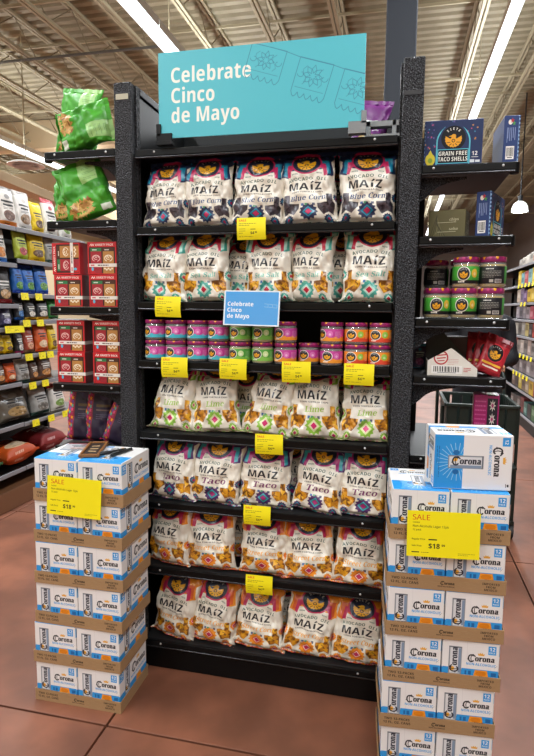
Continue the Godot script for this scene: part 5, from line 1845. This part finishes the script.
func make_wing_goods() -> void:
	# ---- right wing: taco shell cartons
	var tm := printed(taco_art(), 0.55, 0.35)
	var tb := MB.new()
	tb.box(Vector3(0, 0.0765, 0), Vector3(0.189, 0.153, 0.05), 0.002, Basis.IDENTITY, {"pz": R_TACO, "nz": Rect2(0.757, 0.03, 0.015, 0.9), "px": R_TACO_SIDE, "nx": R_TACO_SIDE, "py": Rect2(0.76, 0.02, 0.01, 0.01), "ny": Rect2(0.76, 0.02, 0.01, 0.01)})
	var tmesh := tb.mesh()
	var g := "taco shell boxes on the right wing"
	tag(obj("taco_shell_box", tmesh, tm, self, Vector3(0.572, WR[0] + 0.001, -0.075), rot(0, 1, 0)), "navy taco shell box facing front on the top right wing shelf", "box", g)
	tag(obj("taco_shell_box", tmesh, tm, self, Vector3(0.752, WR[0] + 0.001, -0.135), rot(0, 92, 0)), "navy taco shell box showing its barcode side on the top right wing shelf", "box", g)
	tag(obj("taco_shell_box", tmesh, tm, self, Vector3(0.718, WR[1] + 0.001, -0.15), rot(0, 68, 0)), "navy taco shell box turned sideways beside the olive box", "box", g)
	var ob := MB.new()
	ob.box(Vector3(0, 0.048, 0), Vector3(0.125, 0.096, 0.1), 0.002)
	tag(obj("olive_box", ob.mesh(), printed(olive_art(), 0.5), self, Vector3(0.577, WR[1] + 0.001, -0.12), rot(0, -14, 0)), "olive green carton printed chips and salsa on the right wing", "box")
	# cardboard display with leaning red pouches
	var d := thing("display_tray", "white cut-away cardboard display tray with a barcode on the right wing", "display tray", Vector3(0.52, WR[3] + 0.001, -0.04))
	var pg := PackedVector2Array([Vector2(0, 0), Vector2(0.168, 0), Vector2(0.168, 0.028), Vector2(0.09, 0.09), Vector2(0.078, 0.098), Vector2(0.0, 0.052)])
	var df := MB.new()
	df.slab(pg, 0.003)
	obj("front_wall", df.mesh(), printed(display_art(), 0.6), d)
	var db := MB.new()
	db.slab(PackedVector2Array([Vector2(0, 0), Vector2(0.168, 0), Vector2(0.168, 0.028), Vector2(0.06, 0.15), Vector2(0.0, 0.15)]), 0.003)
	obj("rear_wall", db.mesh(), mat("3b3a38", 0.7), d, Vector3(0, 0, -0.16))
	obj("tray_bottom", boxm(Vector3(0.168, 0.003, 0.16)), mat("c9c3b8", 0.7), d, Vector3(0.084, 0.0015, -0.078))
	obj("end_wall", boxm(Vector3(0.003, 0.05, 0.16)), mat("c9c3b8", 0.7), d, Vector3(0.0015, 0.025, -0.078))
	obj("end_wall", boxm(Vector3(0.003, 0.026, 0.16)), mat("a3242c", 0.7), d, Vector3(0.1665, 0.013, -0.078))
	var rp := Sheet.new(220, 280, C("a81f2b"))
	rp.rect(0, 0, 220, 40, C("7d1620"))
	emblem(rp, 110, 110, 58, C("1a1416"), C("c9323c"), C("e8a325"))
	rp.rect(30, 186, 160, 16, C("e6b23a"))
	rp.rect(46, 214, 128, 12, C("e8dccb"))
	rp.rect(0, 244, 220, 36, C("8f1a25"))
	var rm := printed(rp.done(), 0.35)
	var rb := bag_meshes(0.1, 0.13, 0.025, 77, 0.0, 0.0, 0.5, 22, 14)
	for k in 3:
		put_bag("snack_packet", ["red snack packet leaning out of the display tray, front one", "red snack packet behind the front one in the display tray", "red snack packet deepest in the display tray"][k], "packet", "red packets in the display tray", rb, rm, Vector3(0.722 - k * 0.01, WR[3] + 0.004, -0.07 - k * 0.045), rot(0, 12 - 8 * k, 0) * rot(-14, 0, 0) * rot(0, 0, -24 + k * 9))
	var pb := MB.new()
	pb.box(Vector3(0, 0.065, 0), Vector3(0.16, 0.13, 0.09), 0.003)
	tag(obj("snack_carton", pb.mesh(), mat("3d1620", 0.5), self, Vector3(0.62, WR[3] + 0.001, -0.26), rot(0, -8, 0)), "dark maroon carton behind the cut-away display tray", "box")
	var bb := MB.new()
	bb.box(Vector3(0, 0.05, 0), Vector3(0.05, 0.1, 0.06), 0.003)
	tag(obj("snack_carton", bb.mesh(), printed(pouch_art(C("3a2a5c"), C("2f8fa8"), C("b84a90"), C("2a1f44"), 51), 0.5), self, Vector3(0.502, WR[3] + 0.001, -0.3), rot(0, 0, 0)), "small purple and teal carton beside the post behind the display tray", "box")
	# magenta tub lower down
	var tu := MB.new()
	tu.box(Vector3(0, 0.11, 0), Vector3(0.086, 0.22, 0.07), 0.004)
	tag(obj("snack_carton", tu.mesh(), printed(tub_art(), 0.4), self, Vector3(0.733, WR[4] + 0.001, -0.11), rot(0, -4, 0)), "magenta carton with a black floral panel behind the loose twelve-pack", "box")
	# ---- left wing: red variety packs
	var vm := printed(variety_art(), 0.4)
	var vb := MB.new()
	vb.box(Vector3(0, 0, 0), Vector3(0.128, 0.128, 0.115), 0.002, Basis.IDENTITY, {"pz": R_PACK, "nz": R_PACK, "px": R_PACK_SIDE, "nx": R_PACK_SIDE, "py": Rect2(0.02, 0.02, 0.01, 0.01), "ny": Rect2(0.02, 0.02, 0.01, 0.01)})
	var vmesh := vb.mesh()
	var vg := "red variety pack boxes on the left wing"
	for q in [[-0.9, 2, 0, 0.0, 1.0, "lower left box on the third shelf"], [-0.742, 2, 0, 0.0, -1.0, "lower right box on the third shelf"], [-0.904, 2, 1, 90.0, -1.5, "tipped box, upper left on the third shelf"], [-0.746, 2, 1, 0.0, 1.5, "upper right box on the third shelf"],
			[-0.897, 3, 0, 0.0, 1.0, "lower left box on the fourth shelf"], [-0.734, 3, 0, 0.0, -1.0, "lower right box on the fourth shelf"], [-0.895, 3, 1, 0.0, 0.5, "upper left box on the fourth shelf"], [-0.732, 3, 1, 0.0, -2.0, "upper right box on the fourth shelf"]]:
		tag(obj("coffee_box", vmesh, vm, self, Vector3(q[0], WL[q[1]] + 0.0645 + 0.1285 * q[2], -0.1), rot(0, q[4], 0) * rot(0, 0, q[3])), "red variety pack, %s of the left wing" % q[5], "box", vg)
	# green chip bags, two on each of the top shelves
	var gm := printed(green_bag_art(), 0.45, 0.4)
	gm.clearcoat_enabled = true
	gm.clearcoat = 0.15
	gm.clearcoat_roughness = 0.2
	var g1 := bag_meshes(0.2, 0.25, 0.07, 91, 0.05, 0.0, 1.2)
	var g2 := bag_meshes(0.22, 0.22, 0.09, 92, 0.05, 0.0, 1.4)
	var g3 := bag_meshes(0.175, 0.2, 0.085, 94, 0.0, 0.0, 1.5)
	var gg := "green chip bags on the left wing"
	put_bag("green_bag", "green chip bag standing upright on the top left wing shelf", "chip bag", gg, g1, gm, Vector3(-0.892, WL[0] + 0.006, -0.115), rot(0, -4, 0) * rot(-4, 0, 0) * rot(0, 0, -8))
	put_bag("green_bag", "green chip bag slumped sideways in front on the top left wing shelf", "chip bag", gg, g3, gm, Vector3(-0.915, WL[0] + 0.07, -0.052), rot(0, 4, 0) * rot(-6, 0, 0) * rot(0, 0, -76))
	put_bag("green_bag", "green chip bag leaning left on the second left wing shelf", "chip bag", gg, g3, gm, Vector3(-0.905, WL[1] + 0.008, -0.1), rot(0, -16, 0) * rot(-5, 0, 0) * rot(0, 0, 4))
	put_bag("green_bag", "green chip bag beside the post on the second left wing shelf", "chip bag", gg, g2, gm, Vector3(-0.78, WL[1] + 0.012, -0.062), rot(0, 8, 0) * rot(-4, 0, 0) * rot(0, 0, 20))
	# dark pouches with a woven border on the lowest left shelf
	var em := printed(embroidered_art(), 0.45)
	var eb := bag_meshes(0.13, 0.235, 0.08, 95, 0.0, 0.0, 0.8, 30, 22)
	for k in 3:
		put_bag("coffee_pouch", "dark plum pouch with a woven border, %s from left below the red boxes" % ordinal(k), "pouch", "dark pouches on the lowest left wing shelf", eb, em, Vector3(-0.912 + k * 0.086, WL[4] + 0.003, -0.12 + [0.0, 0.0, 0.02][k]), rot(0, [6, 4, 0][k], 0) * rot(-4, 0, 0) * rot(0, 0, [-2, -2, -17][k]))

# ---------------------------------------------------------------- signs and price tags
func make_signs() -> void:
	var t := thing("hanging_sign", "large teal Celebrate Cinco de Mayo sign standing on top of the endcap", "sign", Vector3(-0.1, 2.127, 0.0))
	var p := MB.new()
	p.box(Vector3(0, 0.149, 0), Vector3(0.748, 0.298, 0.005), 0.0)
	var m := printed(sign_art(), 0.45)
	obj("panel", p.mesh(), m, t)
	for e in [-1.0, 1.0]:
		var b := MB.new()
		b.box(Vector3(0, 0.0, 0.006), Vector3(0.06, 0.03, 0.006), 0.001)
		b.box(Vector3(0, 0.0, -0.008), Vector3(0.06, 0.03, 0.006), 0.001)
		b.box(Vector3(-e * -0.022, 0.026, 0.006), Vector3(0.018, 0.045, 0.006), 0.001)
		b.box(Vector3(0, -0.02, 0), Vector3(0.06, 0.014, 0.03), 0.001)
		obj("clamp", b.mesh(), M.black if e < 0 else M.steel, t, Vector3(e * 0.352, 0.002, 0.0))
	# steel channel and dark ledge at the right end, purple bag behind
	var ch := thing("steel_channel", "short slotted steel channel beside the teal sign's lower right corner", "bracket", Vector3(0.335, 2.0975, -0.06))
	var cb := MB.new()
	cb.box(Vector3(0, 0.05, 0), Vector3(0.12, 0.02, 0.03), 0.002)
	cb.box(Vector3(-0.05, 0.03, 0), Vector3(0.02, 0.06, 0.03), 0.002)
	cb.box(Vector3(0.04, 0.03, 0), Vector3(0.016, 0.06, 0.03), 0.002)
	obj("channel", cb.mesh(), M.steel, ch)
	obj("channel_foot", boxm(Vector3(0.12, 0.012, 0.06), 0.002), M.steel, ch, Vector3(0, 0.006, 0))
	var pm := printed(pouch_art(C("6e2470"), C("6e2470"), C("d9b26a"), C("5c1d60"), 61), 0.4)
	put_bag("purple_bag", "purple snack bag peeking out behind the teal sign", "bag", "", bag_meshes(0.15, 0.2, 0.06, 66, 0.0, 0.0, 1.0, 30, 20), pm, Vector3(0.262, 2.1, -0.3), rot(0, 0, 0) * rot(-4, 0, 0) * rot(0, 0, -6))
	# small blue sign in front of the jars
	var s := thing("shelf_sign", "small glossy blue Celebrate Cinco sign clipped above the dip jars", "sign", Vector3(-0.11, 1.508, 0.03), rot(-7, -2, -0.8))
	var sb := MB.new()
	sb.box(Vector3.ZERO, Vector3(0.212, 0.128, 0.003), 0.0)
	var sm := printed(small_sign_art(), 0.12)
	sm.clearcoat_enabled = true
	sm.clearcoat_roughness = 0.03
	obj("card", sb.mesh(), sm, s)
	obj("clip", boxm(Vector3(0.03, 0.012, 0.03), 0.001), M.glass, s, Vector3(0, -0.005, -0.0165))
	# yellow tags over the shelf lips
	var T := [[-0.1185, 1.795, 2.0, "below the middle blue corn bag"], [-0.446, 1.511, -3.0, "below the first sea salt bag"], [-0.4215, 1.279, 1.0, "first from left on the jar shelf"], [-0.1865, 1.28, -2.0, "second from left on the jar shelf"], [0.055, 1.277, 1.0, "third from left on the jar shelf"], [0.2825, 1.276, -1.0, "rightmost on the jar shelf"], [-0.0445, 0.999, 1.0, "below the third lime bag"], [-0.089, 0.716, 0.0, "below the third taco bag"], [-0.0785, 0.435, 1.0, "between the two street corn shelves"]]
	if not shared.has("ptag"):
		var b := MB.new()
		var gp := PackedVector3Array()
		var gu := PackedVector2Array()
		for j in 7:
			for i in 5:
				var u := i / 4.0 - 0.5
				var v := j / 6.0 - 0.5
				gp.push_back(Vector3(u * 0.107, v * 0.078, 0.0022 * cos(v * 4.0) - 0.006 * maxf(0.0, -v) * maxf(0.0, -v) * 4.0))
				gu.push_back(Vector2(u + 0.5, 0.5 - v))
		b.grid(gp, gu, 5, 7, 1.0)
		var gb := PackedVector3Array()
		for q in gp:
			gb.push_back(q - Vector3(0, 0, 0.0008))
		b.grid(gb, gu, 5, 7, -1.0)
		shared.ptag = b.mesh()
	for q in T:
		tag(obj("price_tag", shared.ptag, M.tag, self, Vector3(q[0], q[1], 0.008), rot(-2, q[2], q[2] * 0.4)), "yellow sale price tag on the shelf edge, %s" % q[3], "price tag", "yellow price tags on the endcap")
